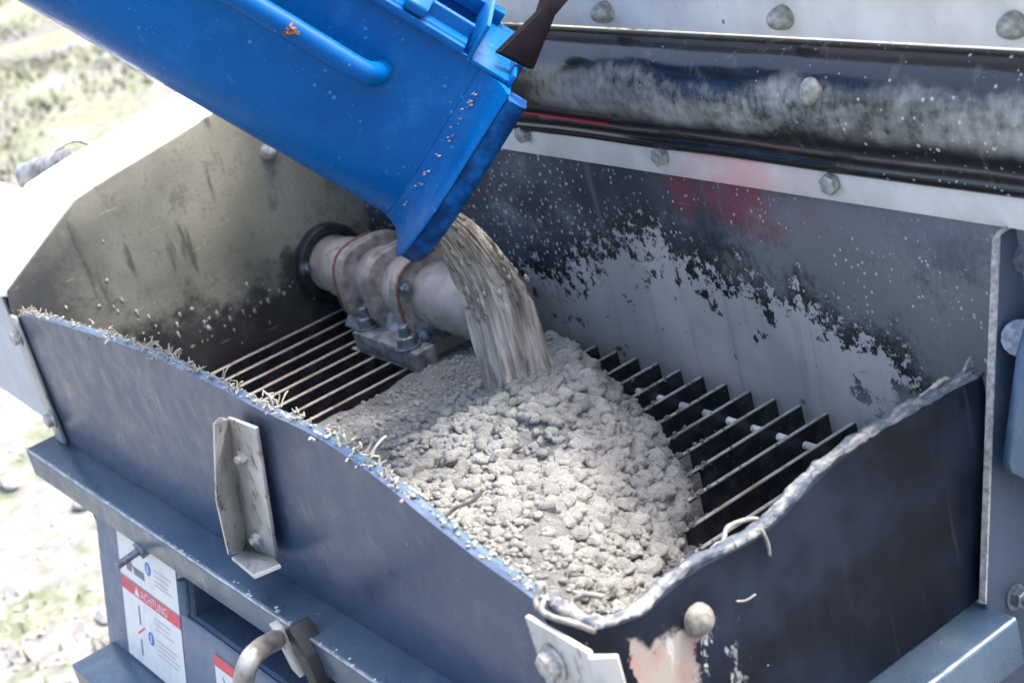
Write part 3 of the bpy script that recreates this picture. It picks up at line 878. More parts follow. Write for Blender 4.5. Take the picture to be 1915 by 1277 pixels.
# --- strap at the flap's left end
bm = NB()
box(bm, w3(-2.588, YF - .0085, -1.003), w3(-2.552, YF - .0025, -.775))
stp = obj('edge_strap', bm, M_BRACKET, pump, bevel=.002)
put(B_HEX, stp, at(34, 629, 1, YF - .009), (0, -1, 0), .2, 1.05)
put(B_HEX, stp, at(97, 783, 1, YF - .009), (0, -1, 0), .5, 1.05)
bm = NB(); box(bm, w3(-2.603, YF - .002, -.998), w3(-2.5885, YF + .006, -.752))
obj('edge_seal', bm, M_SEAL, pump)

# --- folded bracket on the middle of the flap
yb = YF - .009
bp0, bp1, bp2, bp3 = [at(px, py, 1, yb) for px, py in ((431, 776), (485, 797), (523, 1043), (470, 1024))]
bm = NB(); prism(bm, [bp0, bp1, bp2, bp3], (0, -.006, 0))
brk = obj('bracket', bm, M_BRACKET, pump, bevel=.002)
yw = YF - .052
wing = [bp0 + Vector((0, -.0065, -.001))] + [at(px, py, 1, yw) for px, py in ((410, 779), (399, 793), (403, 934), (425, 1036))] + [bp3 + Vector((0, -.0065, 0))]
bm = NB(); prism(bm, wing, (.005, 0, 0))
obj('bracket_wing', bm, M_BRACKET, brk, bevel=.0015)
foot = [bp3 + Vector((.0055, -.0065, .004)), bp2 + Vector((0, -.0065, .004)), at(524, 1054, 1, yw + .012) , at(474, 1076, 1, yw - .004), at(428, 1038, 1, yw)+Vector((.0055,0,0))]
bm = NB(); prism(bm, foot, (0, 0, -.006))
obj('bracket_foot', bm, M_BRACKET, brk, bevel=.0015)
put(B_NUT, brk, at(458, 852, 1, YF - .014), (0, -1, 0), .3, 1.0)
put(B_NUT, brk, at(486, 1004, 1, YF - .014), (0, -1, 0), .9, 1.0)

# --- bracket at the front right corner
bm = NB()
ca = at(980, 1152, 1, YF - .016); cb = at(1052, 1172, 1, YF - .030)
prism(bm, [V((ca.x, YF - .010, ca.z)), V((cb.x + .006, YF - .010, ca.z - .004)), V((cb.x + .006, YF - .010, H - 1.0035)), V((ca.x + .012, YF - .010, H - 1.0035))], (0, -.006, 0))
crn = obj('bracket', bm, M_BRACKET, pump, bevel=.0015)
bm = NB()
z0 = ca.z - .004
pl = [V((cb.x + .0065, YF - .016, z0)), V((cb.x + .030, YF + .0, z0)), V((cb.x + .034, YF - .004, z0)), V((cb.x + .0125, YF - .021, z0))]
prism(bm, pl, (0, 0, H - 1.0035 - z0))
obj('bracket_wing', bm, M_BRACKET, crn, bevel=.0012)
put(B_HEX, crn, at(1036, 1238, 1, YF - .017), (0, -1, 0), .4, 1.2)

# --- leaning body panel, labels, recess and handle under the ledge
LEAN = math.tan(math.radians(14.5))
def bp(x, z, off=0): return w3(x, .625 - (-1.05 - z) * LEAN - off, z)     # a point of the leaning panel
bm = NB()
rx0, rx1, rz0, rz1 = -2.075, -1.62, -1.068, -1.135
xs_ = [-2.42, rx0, rx1, -1.03]; zs_ = [-1.045, rz0, rz1, -1.62]
for i in range(3):
    for k in range(3):
        if i == 1 and k == 1: continue
        q = [(xs_[i], zs_[k]), (xs_[i+1], zs_[k]), (xs_[i+1], zs_[k+1]), (xs_[i], zs_[k+1])]
        bm.faces.new([bm.verts.new(bp(*a)) for a in q])
bmesh.ops.remove_doubles(bm, verts=bm.verts, dist=1e-5)
ret = bmesh.ops.extrude_face_region(bm, geom=bm.faces[:])
bmesh.ops.translate(bm, verts=[v for v in ret['geom'] if isinstance(v, bmesh.types.BMVert)], vec=(0, .006, 0))
body = obj('body_panel', bm, M_BODY, pump)
bm = NB()   # body carcass behind the panel, down to the ground
box(bm, w3(-2.40, .72, -1.44), w3(-1.06, 1.28, -H + .35))
obj('machine_body', bm, M_BODY, pump, bevel=.004)
for sx in (-2.3, -1.16):
    for sy in (.80, 1.2):
        bm = NB(); box(bm, w3(sx - .03, sy - .03, -H), w3(sx + .03, sy + .03, -H + .3495)); obj('support_leg', bm, M_BODY, pump, bevel=.003)
# recess box
bm = NB()
for a, b in (((rx0, rz0), (rx0, rz1)), ((rx0, rz1), (rx1, rz1)), ((rx1, rz1), (rx1, rz0)), ((rx1, rz0), (rx0, rz0))):
    p, q = bp(*a, -.0065), bp(*b, -.0065); d = V((0, .05, 0))
    bm.faces.new([bm.verts.new(r) for r in (p, q, q + d, p + d)])
bm.faces.new([bm.verts.new(bp(x, z, -.0565)) for x, z in ((rx0, rz0), (rx1, rz0), (rx1, rz1), (rx0, rz1))])
obj('recess', bm, M_POST, body)
# recess edging: nub and lower lip
bm = NB(); pa = bp(-2.085, -1.08, .002); sweep(bm, [pa, bp(-2.085, -1.13, .002)], [(.012*math.cos(a), .008*math.sin(a)) for a in [k*math.pi/6 for k in range(12)]], up=(1,0,0))
obj('recess_stop', bm, M_LEDGE, body, smooth=True)
bm = NB(); sweep(bm, [bp(rx0 - .02, rz1 - .002, .003), bp(rx1, rz1 - .002, .003)], circ(.003, 8))
obj('recess_lip', bm, M_LEDGE, body, smooth=True)
# stud with nut sticking out
bm = NB(); p = bp(-2.195, -1.058); d = V((-.05, -1, -.16)).normalized()
cyl(bm, p, p + d * .062, .0058, 12)
stud = obj('stud', bm, M_BOLTD, body, smooth=True)
bm = NB(); cyl(bm, p + d * .004, p + d * .026, .0135, 6); obj('nut', bm, M_BOLTD, stud, bevel=.001)

# labels on the leaning panel
def panel_quad(bm, x0, x1, z0, z1, off):
    bm.faces.new([bm.verts.new(bp(x, z, off)) for x, z in ((x0, z0), (x1, z0), (x1, z1), (x0, z1))])
def flat(name, mat, parent, rects, off):
    bm = NB()
    for r in rects: panel_quad(bm, *r, off)
    return obj(name, bm, mat, parent)
def poly(name, mat, parent, pts, off):
    bm = NB(); bm.faces.new([bm.verts.new(bp(x, z, off)) for x, z in pts]); return obj(name, bm, mat, parent)
lx0, lx1, lz0, lz1 = -2.335, -2.12, -1.068, -1.275
lab = flat('warning_label', M_LABEL, body, [(lx0, lx1, lz0, lz1)], .0008)
lab['label'] = 'tall white and red warning label with pictograms'
flat('red_band', M_LRED, lab, [(lx0, lx1, lz0, lz0 - .009)], .0012)
flat('red_band', M_LRED, lab, [(lx0, lx1, lz0 - .080, lz0 - .100)], .0012)
flat('label_rule', M_LINK, lab, [(lx0, lx1, lz0 - .0778, lz0 - .0790)], .0012)
flat('pictogram', M_LINK, lab, [(lx0 + .028, lx0 + .048, lz0 - .050, lz0 - .064), (lx0 + .056, lx0 + .095, lz0 - .052, lz0 - .064), (lx0 + .058, lx0 + .063, lz0 - .112, lz0 - .142), (lx0 + .055, lx0 + .060, lz0 - .166, lz0 - .192)], .0012)
poly('red_cross', M_LRED, lab, [(lx0 + .045, lz0 - .160), (lx0 + .051, lz0 - .160), (lx0 + .080, lz0 - .142), (lx0 + .074, lz0 - .142)], .0012)
poly('red_cross', M_LRED, lab, [(lx0 + .040, lz0 - .046), (lx0 + .044, lz0 - .044), (lx0 + .066, lz0 - .062), (lx0 + .062, lz0 - .062)], .0014)
def disc(cx, cz, r, mat, parent, name, off=.0012):
    poly(name, mat, parent, [(cx + r * math.cos(a), cz + r * math.sin(a)) for a in [k * math.pi / 9 for k in range(18)]], off)
disc(lx0 + .112, lz0 - .040, .0105, M_LBLUE, lab, 'blue_sign')
disc(lx0 + .098, lz0 - .152, .0105, M_LBLUE, lab, 'blue_sign')
flat('sign_figure', M_LABEL, lab, [(lx0 + .110, lx0 + .114, lz0 - .034, lz0 - .046), (lx0 + .096, lx0 + .100, lz0 - .146, lz0 - .158)], .0015)
rows = [(.135, .195, z) for z in (.034, .042, .050, .056)] + [(.118, .185, z) for z in (.112, .120, .128)] + [(.118, .200, z) for z in (.146, .153, .160, .168)] + [(.05, .075, .030)]
for k, (a, b, z) in enumerate(rows): flat('print_line', M_LGREY, lab, [(lx0 + a, lx0 + b - (k % 3) * .008, lz0 - z, lz0 - z - .0022)], .0012)
# warning triangle and lettering on the red band
poly('warning_triangle', M_LABEL, lab, [(lx0 + .050, lz0 - .097), (lx0 + .070, lz0 - .097), (lx0 + .060, lz0 - .082)], .0015)
def lettering(txt, size, x, z, off, mat, parent):
    cu = bpy.data.curves.new('t', 'FONT'); cu.body = txt; cu.size = size; cu.resolution_u = 2
    to = bpy.data.objects.new('t', cu); COL.objects.link(to)
    bpy.context.view_layer.update()
    me = bpy.data.meshes.new_from_object(to.evaluated_get(bpy.context.evaluated_depsgraph_get()))
    bpy.data.objects.remove(to); bm = NB(); bm.from_mesh(me); bpy.data.meshes.remove(me)
    for v in bm.verts: v.co = bp(x + v.co.x, z + v.co.y, off)
    return obj('lettering', bm, mat, parent)
lettering('ACHTUNG', .0195, lx0 + .074, lz0 - .0968, .0015, M_LABEL, lab)
l2x0, l2x1, l2z0 = -2.012, -1.90, -1.165
lab2 = flat('warning_label', M_LABEL, body, [(l2x0, l2x1, l2z0, l2z0 - .15)], .0008)
lab2['label'] = 'smaller white warning label with red band near the handle'
flat('red_band', M_LRED, lab2, [(l2x0, l2x1, l2z0, l2z0 - .017)], .0012)
poly('pictogram', M_LINK, lab2, [(l2x0 + .02, l2z0 - .027), (l2x0 + .024, l2z0 - .027), (l2x0 + .046, l2z0 - .047), (l2x0 + .041, l2z0 - .047)], .0012)
flat('pictogram', M_LINK, lab2, [(l2x0 + .018, l2x0 + .06, l2z0 - .058, l2z0 - .064), (l2x0 + .05, l2x0 + .054, l2z0 - .045, l2z0 - .062)], .0013)
# bent handle
bm = NB()
hp = [at(452, 1330, 1, .50), at(455, 1277, 1, .505), at(466, 1236, 1, .515), at(488, 1212, 1, .54), at(516, 1196, 1, .575)]
sweep(bm, smooth_curve(hp, 24), circ(.0125, 14), up=(1, 0, 0))
hd = obj('handle', bm, M_HANDLE, body, smooth=True)
bm = NB(); a = at(518, 1194, 1, .580)
prism(bm, [a + V((-.010, 0, .018)), a + V((.004, 0, .012)), a + V((.030, 0, -.045)), a + V((.012, 0, -.040))], (0, .012, 0))
obj('handle_lug', bm, M_BRACKET, hd, bevel=.001)
bm = NB(); b0_ = at(548, 1200, 1, .585); prism(bm, [b0_ + V((-.016, 0, .012)), b0_ + V((.0, 0, .020)), b0_ + V((.026, 0, -.012)), b0_ + V((.030, 0, -.06)), b0_ + V((.004, 0, -.06))], (0, .03, 0))
obj('handle_bracket', bm, M_SEAL, hd, bevel=.002)
# step under the label
bm = NB()
s0 = bp(-2.335, -1.278)
box(bm, V((-2.40, s0.y - .075, s0.z - .10)), V((-1.55, s0.y + .0, s0.z)))
obj('step', bm, M_LEDGE, pump, bevel=.003)

# --- end post with its hinge arm on the right
bm = NB(); xp = XE + .012
po = [at(1860, 446, 0, xp), at(1866, 436, 0, xp), at(1915, 408, 0, xp), w3(xp, 1.46, -.66), w3(xp, 1.46, -1.40), w3(xp, 1.11, -1.40), at(1835, 1123, 0, xp), at(1850, 700, 0, xp)]
prism(bm, po, (.008, 0, 0))
post = obj('end_post', bm, M_POST, pump, bevel=.002)
bm = NB()   # pale worn front edge of the post
sweep(bm, [p + V((.004, -.0022, 0)) for p in (po[-2], po[-1], po[0], po[1], po[2])], rectp(.0085, .003), up=(0, 1, 0))
obj('post_edge', bm, M_BOLTP, post)
xq = xp + .0085
put(B_STUD, post, at(1910, 482, 0, xq), (1, 0, 0), .2, .9)
put(B_STUD, post, at(1898, 632, 0, xq), (1, 0, 0), .2, .9)
put(B_STUD, post, at(1898, 1115, 0, xq), (1, 0, 0), .7, .9)
bm = NB()
arm = [at(1915, 600, 0, xq + .02), at(1898, 660, 0, xq + .02), at(1885, 760, 0, xq + .02), at(1872, 862, 0, xq + .02), at(1876, 880, 0, xq + .02), at(1925, 905, 0, xq + .02), at(2000, 920, 0, xq + .02), at(2000, 580, 0, xq + .02)]
prism(bm, arm, (.012, 0, 0))
armo = obj('hinge_arm', bm, M_LEDGE, post, bevel=.004)
bm = NB(); cyl(bm, at(1908, 632, 0, xq), at(1908, 632, 0, xq + .02), .02, 14); obj('hinge_pin', bm, M_BOLTD, post, smooth=True)

# --- agitator pipe on the left wall, with flange and ribbed clamp
px_c = (1.2, -.920)
pc = lambda x: w3(x, px_c[0], px_c[1])
R = .056
bm = NB()
prf = [(-2.562, .050), (-2.545, .050), (-2.52, .050), (-2.50, .054), (-2.47, .0545), (-2.10, .0545), (-2.06, .0545), (-2.035, .052), (-2.025, .044)]
sweep(bm, [pc(x) for x, r in prf], circ(1, 32), scales=[r for x, r in prf])
pipe = obj('agitator_pipe', bm, M_PIPE, pump, smooth=True, angle=50)
bm = NB()
a_out, a_in = circ(.066, 28), circ(.052, 28)
ring = [[bm.verts.new(pc(x) + V((0, a * sx, b * sx * 1.08))) for a, b in prof_] for x, prof_, sx in ((-2.5695, a_out, 1), (-2.552, a_out, 1), (-2.548, a_out, .96), (-2.548, a_in, 1), (-2.5695, a_in, 1))]
for r0, r1 in zip(ring, ring[1:] + ring[:1]):
    for j in range(28): bm.faces.new((r0[j], r0[(j+1) % 28], r1[(j+1) % 28], r1[j]))
obj('pipe_flange', bm, M_SEAL, pipe, smooth=True, angle=40)

rib_prof = []
for j in range(17):
    a = math.pi * j / 16; ca_, sa_ = math.cos(a), math.sin(a)
    e_ = (abs(ca_) ** 3 + abs(sa_) ** 3) ** (-1 / 3)
    rib_prof.append((px_c[0] + .074 * e_ * ca_, px_c[1] + .072 * e_ * sa_))
rib_prof.append((px_c[0] - .073, px_c[1] - .03))
# clamp: three ribs round the pipe running down into a foot
for k, xr in enumerate((-2.40, -2.315, -2.225)):
    bm = NB()
    n = 20; wd = .014
    pts = [(px_c[0] + .060, -.985), (px_c[0] + .074, px_c[1] - .01)] + rib_prof + [(px_c[0] - .056, -.985)]
    prism(bm, [w3(xr - wd, y, z) for y, z in pts], (2 * wd, 0, 0))
    rb = obj('clamp_rib', bm, M_RIB, pipe, bevel=.004)
bm = NB(); p = [w3(-2.43, 1.125, -.985), w3(-2.19, 1.125, -.985), w3(-2.20, 1.15, -.945), w3(-2.42, 1.15, -.945)]
prism(bm, p, (0, .12, 0)); obj('clamp_foot', bm, M_FOOT, pipe, bevel=.004)
B_NUTD = hexbolt_mesh('nut', .009, .008, M_BOLTD, stud=.006)
put(B_NUTD, pipe, w3(-2.548, 1.143, -.905), (1, 0, 0), 0, .9)
put(B_NUTD, pipe, w3(-2.2105, 1.142, -.885), (1, -.1, .1), 0, 1.1)
put(B_NUTD, pipe, w3(-2.190, 1.140, -.962), (1, -.3, .1), 0, 1.1)
# rusty lines along the rib edges
for xr in (-2.40, -2.225):
    bm = NB(); ps = [w3(xr + (.0135 if xr > -2.3 else -.0135), y, z) for y, z in rib_prof[7:] + [(px_c[0] - .062, -.965)]]
    sweep(bm, ps, circ(.0030, 6), up=(1, 0, 0)); obj('rust_line', bm, M_RUST, pipe, smooth=True)

# hold-down block with two studs
bm = NB(); box(bm, w3(-2.350, 1.098, -.9995), w3(-2.152, 1.136, -.968))
blk = obj('hold_down_block', bm, M_BLOCK, pump, bevel=.003)
put(B_STUD, blk, w3(-2.338, 1.124, -.968), (0, 0, 1), .3, 1.2)
put(B_STUD, blk, w3(-2.190, 1.110, -.968), (0, 0, 1), .7, 1.25)

# ================================================================== GRATE
grate = thing('hopper_grate', 'black steel grate of parallel flat bars lying inside the hopper', 'grate', w3(-1.95, 1.0, -1.06))
gb = base_of(grate)
def bar_mesh(y0, y1):
    b = NB(); box(b, (-.0036, y0, -.052), (.0036, y1, 0))
    es = [e for e in b.edges if all(v.co.z > -.01 for v in e.verts)]
    bmesh.ops.bevel(b, geom=es, offset=.001, segments=1, affect='EDGES')
    return local_mesh('grate_bar', b, M_BAR, False)
m_full, m_mid, m_left = bar_mesh(.664, 1.291), bar_mesh(.664, 1.097), bar_mesh(.664, 1.262)
bars = [(-1.326 - .0479 * k, m_full) for k in range(17)] + [(-2.143, m_full), (-2.191, m_mid), (-2.242, m_mid), (-2.291, m_mid), (-2.340, m_mid), (-2.385, m_left), (-2.435, m_left), (-2.49, m_left), (-2.54, m_left)]
for x, me in bars:
    link('grate_bar', me, grate, w3(x, 0, -1.0 + U(-.001, .001)) - gb, (0, U(-.006, .006), 0))
bm = NB(); cyl(bm, w3(-2.545, 1.243, -1.022), w3(-1.20, 1.243, -1.022), .0055, 10)
obj('cross_rod', bm, M_CAKE, grate, smooth=True)
bm = NB(); box(bm, w3(-2.37, 1.0985, -1.040), w3(-2.125, 1.106, -1.0025)); obj('cross_plate', bm, M_BAR, grate)
bm = NB(); cyl(bm, w3(-2.545, .80, -1.03), w3(-1.20, .80, -1.03), .0055, 10); obj('cross_rod', bm, M_BAR, grate, smooth=True)
# mortar crust stuck on bars beside the pile
for k in range(1, 11):
    x = -1.326 - .0479 * k
    ya = lerp_curve([(-1.85, 1.18), (-1.63, 1.10), (-1.50, 1.03), (-1.43, .95), (-1.37, .88), (-1.32, .84)], x)
    bm = NB()
    for q in range(70):
        y = ya - .02 + abs(random.gauss(0, .075)); r = U(.0018, .0062) * max(.3, 1 - (y - ya) * 5)
        b = rock(r, q % 7, 1, .8)
        me = bpy.data.meshes.new('tmp'); b.to_mesh(me); b.free(); n0 = len(bm.verts); bm.from_mesh(me); bpy.data.meshes.remove(me); bm.verts.ensure_lookup_table()
        off = w3(x + U(-.003, .003), y, -1.0 + U(-.003, .002))
        for v in bm.verts[n0:]: v.co += off
    # smear of grout down the side of the bar
    box(bm, w3(x + .0037, ya - .05, -1.05), w3(x + .0047, ya + U(.03, .07), -1.003))
    box(bm, w3(x - .0047, ya - .05, -1.05), w3(x - .0037, ya + U(.02, .05), -1.003))
    o = obj('mortar_crust', bm, M_CONC, grate, smooth=True, angle=180); o['kind'] = 'stuff'

# ================================================================== CONCRETE PILE
pile = thing('concrete_pile', 'heap of wet grey concrete and coated stones lying on the hopper grate', 'concrete', w3(-1.7, .95, -1.0))
APX, APY = -1.80, 1.055
rightb = [(.60, -1.10), (.80, -1.19), (.893, -1.335), (.982, -1.42), (1.03, -1.465), (1.077, -1.505), (1.136, -1.62), (1.197, -1.75), (1.226, -1.86), (1.27, -2.03), (1.30, -2.2)]
def pile_z(x, y):
    xr = lerp_curve(rightb, y); dr = xr - x                    # distance inside the right border
    xl = -2.155 + .02 * math.sin(y * 14); dl = x - xl
    if dr < -.03 or dl < -.03: return -1.06
    e = min(dr * .62, .5) ; l = dl * .20
    cone = .182 - .55 * math.hypot((x - APX) * .9, y - APY)
    front = lerp_curve([(-2.16, .0), (-1.95, .035), (-1.7, .105), (-1.45, .130), (-1.16, .105)], x) * (1 - .55 * max(0, min(1, (y - .70) / .35)))
    top = max(cone, front, .012)
    k = .03; h = max(k - abs(cone - front), 0) / k
    top = max(cone, front) + h * h * k * .25
    z = min(e - .012, l + .006, top)
    h = max(.025 - abs(min(e - .012, l + .006) - top), 0) / .025
    z -= h * h * .025 * .25
    return -1.0 + z
def lumpy(x, y):
    coarse = max(0, min(1, (x + 2.05) / .35)) * max(.15, min(1, (y - .70) / .16))
    a = .007 * noise.noise((x * 16, y * 16, 2)) + .0035 * noise.noise((x * 45, y * 45, 5))
    v = noise.voronoi(V((x * 52, y * 52, 1)))[0]
    u = noise.voronoi(V((x * 115, y * 115, 7)))[0]
    t = noise.voronoi(V((x * 30, y * 30, 3)))[0]
    return a + .010 * coarse * (.55 - t[0]) + (.007 * coarse + .001) * (.6 - v[0]) + .002 * (.5 - u[0]) * (.35 + coarse)
bm = NB()
NX, NY = 460, 280
gx = lambda i: -2.19 + (1.03) * i / NX
gy = lambda j: .664 + (.626) * j / NY
grid = {}
for i in range(NX + 1):
    for j in range(NY + 1):
        x, y = gx(i), gy(j); z = pile_z(x, y)
        if z > -1.055: z += lumpy(x, y)
        grid[i, j] = bm.verts.new(w3(min(x, XE - .012), y, z))
for i in range(NX):
    for j in range(NY):
        q = (grid[i, j], grid[i+1, j], grid[i+1, j+1], grid[i, j+1])
        if max(v.co.z for v in q) > H - 1.052: bm.faces.new(q)
bmesh.ops.delete(bm, geom=[v for v in bm.verts if not v.link_faces], context='VERTS')
mound = obj('mound', bm, M_CONC, pile, smooth=True, angle=180)
# coated stones, larger ones gathering round the foot of the pour
def slope_n(x, y):
    e = .006
    return V((-(pile_z(x+e, y) - pile_z(x-e, y)) / (2*e), -(pile_z(x, y+e) - pile_z(x, y-e)) / (2*e), 1)).normalized()
def clod(seed):
    b = rock(1, seed, 3, .85, .38)
    for v in b.verts:
        p = v.co.copy(); v.co = p * (1 + .20 * noise.noise(p * 3.6 + V((seed, 2, 1))) + .11 * noise.noise(p * 9 + V((1, seed, 3))))
    return b
lm = [local_mesh('stone_lump', clod(s + 20), M_LUMP, True, 180) for s in range(10)]
random.seed(5)
cand = []
tries = 0
while len(cand) < 6500 and tries < 80000:
    tries += 1
    x, y = U(-2.15, -1.17), U(.672, 1.27)
    z = pile_z(x, y)
    if z < -1.012: continue
    if math.hypot(x + 1.838, y - 1.086) < .030: continue
    coarse = max(0, min(1, (x + 2.02) / .42)) * max(.12, min(1, (y - .69) / .20))
    edge = lerp_curve(rightb, y) - x
    r = U(.0018, .0042) + coarse * (random.expovariate(1 / .0033) + (.004 if edge < .16 and y > .78 else 0) * rnd()); r = min(r, .0145)
    foot = math.hypot(x + 1.832, y - 1.08)
    if foot < .085 and rnd() < .5: r = min(.012, r + .004 * rnd())
    if x < -1.85 and rnd() < .2: continue
    if coarse < .4 and rnd() < .25: continue
    if noise.noise((x * 14, y * 14, 9)) > .22 and rnd() < .7: continue
    cand.append((r, x, y, z))
cand.sort(reverse=True)
bmS = NB()
small_src = [rock(1, s + 40, 1, .85, .4) for s in range(6)] + [rock(1, s + 60, 2, .85, .6) for s in range(8)]
small = []
for b in small_src:
    b.verts.ensure_lookup_table(); small.append(([v.co.copy() for v in b.verts], [[v.index for v in f.verts] for f in b.faces])); b.free()
pb = base_of(pile)
verts, faces = [], []
for k, (r, x, y, z) in enumerate(cand):
    p = w3(x, y, z + lumpy(x, y) * .8 + r * U(-.25, .5))
    rot = Matrix.Rotation(U(0, 6.28), 3, 'Z') @ Matrix.Rotation(U(-.7, .7), 3, 'X')
    s = (r * U(.9, 1.35), r * U(.8, 1.1), r * U(.75, 1.05))
    if k < 300:
        link('stone_lump', lm[k % 10], pile, p - pb, rot.to_euler(), s)
    else:
        vs, fs = small[k % 6] if k > 2600 else small[6 + k % 8]; n0 = len(verts)
        verts += [tuple(rot @ V((v.x * s[0], v.y * s[1], v.z * s[2])) + p - pb) for v in vs]
        faces += [[i + n0 for i in f] for f in fs]
me = bpy.data.meshes.new('stone_lumps'); me.from_pydata(verts, [], faces); me.materials.append(M_LUMP)
for p in me.polygons: p.use_smooth = True
o = link('stone_lumps', me, pile); o['kind'] = 'stuff'

# ================================================================== POURING CONCRETE
random.seed(3)
st = thing('concrete_stream', 'column of wet concrete pouring from the blue chute onto the heap', 'concrete', w3(-1.79, 1.04, -.86))
bm = NB()
p0, p1, p2, p3 = V((-1.845, .985, -.628)), V((-1.820, 1.026, -.675)), V((-1.826, 1.062, -.76)), V((-1.838, 1.086, -.865))
cl = smooth_curve([tuple(p0), tuple(p1), tuple(p2), tuple(p3)], 60)
right = V((.577, .779, 0)).normalized(); fwd = V((-.779, .577, 0)).normalized()
NS = 150
WID = [(0, .024), (.25, .027), (.45, .032), (.65, .036), (.85, .041), (1, .044)]
rings = []
END = cl[51]
for i in range(52 + 16):
    i_ = min(i, 51); t = i_ / 60; p = cl[i_]; sk = max(0, (i - 51) / 16)
    wd = lerp_curve(WID, t); dp = wd * .8
    ring = []
    for j in range(NS):
        a = 2 * math.pi * j / NS
        tt = t + sk * .3
        n_ = noise.noise((math.cos(a) * 3.2, math.sin(a) * 3.2, tt * 1.6)) * .20 + noise.noise((math.cos(a) * 9, math.sin(a) * 9, tt * 2.6 + 4)) * .10 + noise.noise((math.cos(a) * 22, math.sin(a) * 22, tt * 7)) * .09 + noise.noise((math.cos(a) * 14, math.sin(a) * 14, tt * 16)) * .09 * min(1, tt * 1.5)
        k = (1 + n_ * (1 + t * .5)) * (1 + sk ** 1.5 * (.30 + .45 * noise.noise((math.cos(a) * 2, math.sin(a) * 2, 8))))
        q = p + right * math.cos(a) * wd * k + fwd * math.sin(a) * dp * k
        if sk > 0:
            zp = pile_z(q.x, q.y) + .008 - .018 * sk + lumpy(q.x, q.y) * sk * 1.3
            q.z = q.z + (min(zp, q.z) - q.z) * (1 - (1 - sk) ** 2.4)
        ring.append(bm.verts.new(w3(*q)))
    rings.append(ring)
for a, b in zip(rings, rings[1:]):
    for j in range(NS): bm.faces.new((a[j], a[(j+1) % NS], b[(j+1) % NS], b[j]))
bm.faces.new(rings[0][::-1]); bm.faces.new(rings[-1])
for k in range(150):
    a0 = U(0, 6.28); rr = U(.80, 1.06); i0 = int(U(0, 20)); ph = U(0, 9); i1 = int(U(34, 60))
    pts_ = []
    for i in range(i0, i1, 4):
        t = i / 60; p = cl[i]
        wd = lerp_curve(WID, t); a = a0 + .25 * noise.noise((ph, t * 2, 1))
        q = rr * (1 + .08 * noise.noise((ph, t * 3, 7)))
        pts_.append(p + right * math.cos(a) * wd * q + fwd * math.sin(a) * wd * .8 * q)
    if len(pts_) < 4: continue
    r0 = U(.0008, .0030)
    sweep(bm, [w3(*p) for p in pts_], circ(r0, 6), scales=[(.25 + .75 * math.sin(math.pi * min(1, (j + .6) / (len(pts_) * .85)) ** .7)) if j < len(pts_) - 1 else .2 for j in range(len(pts_))])
obj('flow', bm, M_STREAM, st, smooth=True, angle=180)
bm = NB()
for k in range(330):
    i = int(52 * U(.05, 1) ** .75); p = cl[i]; t = i / 60
    wd = lerp_curve(WID, t)
    a = U(0, 6.28); r = .0010 + .0026 * rnd() ** 2.5 + (.004 * rnd() ** 2 if i > 40 else 0)
    b = rock(r, k % 9, 1, 1, .5)
    me = bpy.data.meshes.new('tmp'); b.to_mesh(me); b.free(); n0 = len(bm.verts); bm.from_mesh(me); bpy.data.meshes.remove(me); bm.verts.ensure_lookup_table()
    e = U(.86, 1.0) + .12 * max(0, t - .3) if rnd() < .9 else U(1.05, 1.35)
    off = w3(*(p + right * math.cos(a) * wd * e + fwd * math.sin(a) * wd * .8 * e))
    dr = (cl[min(i + 1, 60)] - cl[max(i - 1, 0)]).normalized(); st__ = U(.6, 2.6)
    for v in bm.verts[n0:]: v.co = v.co + dr * v.co.dot(dr) * st__ + off
o = obj('falling_grit', bm, M_STREAM, st, smooth=True, angle=180); o['kind'] = 'stuff'

# ================================================================== BLUE CHUTE
A = V((.438, .547, -.713)).normalized(); CU = V((.446, .556, .701)).normalized(); CWd = V((.780, -.625, 0)).normalized()
CU = (CU - A * CU.dot(A)).normalized(); CWd = A.cross(CU).normalized()
if CWd.x < 0: CWd = -CWd
CC = V((-1.724, 1.130, -.480)); CR, CWALL, CT = .117, .138, .006
chute = thing('delivery_chute', 'bright blue painted steel delivery chute slanting down over the hopper', 'chute', w3(*CC))
def cp(s, a, b): return w3(*(CC + A * s + CWd * a + CU * b))      # along, across, up
def uprof(r, wall_top, n=36):
    pts = [(r, wall_top)] + [(r, wall_top + (-CWALL - wall_top) * k / 6) for k in range(1, 6)]
    pts += [(r * math.cos(t), -CWALL - r * math.sin(t)) for t in [math.pi * k / n for k in range(n + 1)]]
    pts += [(-r, -CWALL + (wall_top + CWALL) * k / 6) for k in range(1, 7)]
    return pts
bm = NB()
po_, pi_ = uprof(CR, 0), uprof(CR - CT, 0)
S = [-1.35 + 1.31 * k / 30 for k in range(31)]
ro = [[bm.verts.new(cp(s, a * (1 + .01 * noise.noise((s * 6, a * 9, b * 9))), b)) for a, b in po_] for s in S]
ri = [[bm.verts.new(cp(s, a, b)) for a, b in pi_] for s in S]
n = len(po_)
for k in range(30):
    for j in range(n - 1):
        bm.faces.new((ro[k][j], ro[k][j+1], ro[k+1][j+1], ro[k+1][j])); bm.faces.new((ri[k][j], ri[k+1][j], ri[k+1][j+1], ri[k][j+1]))
    for j in (0, n - 1): bm.faces.new((ro[k][j], ro[k+1][j], ri[k+1][j], ri[k][j]))
for k in (0, 30):
    for j in range(n - 1): bm.faces.new((ro[k][j], ri[k][j], ri[k][j+1], ro[k][j+1]))
trough = obj('trough', bm, M_BLUE, chute, smooth=True, angle=40)
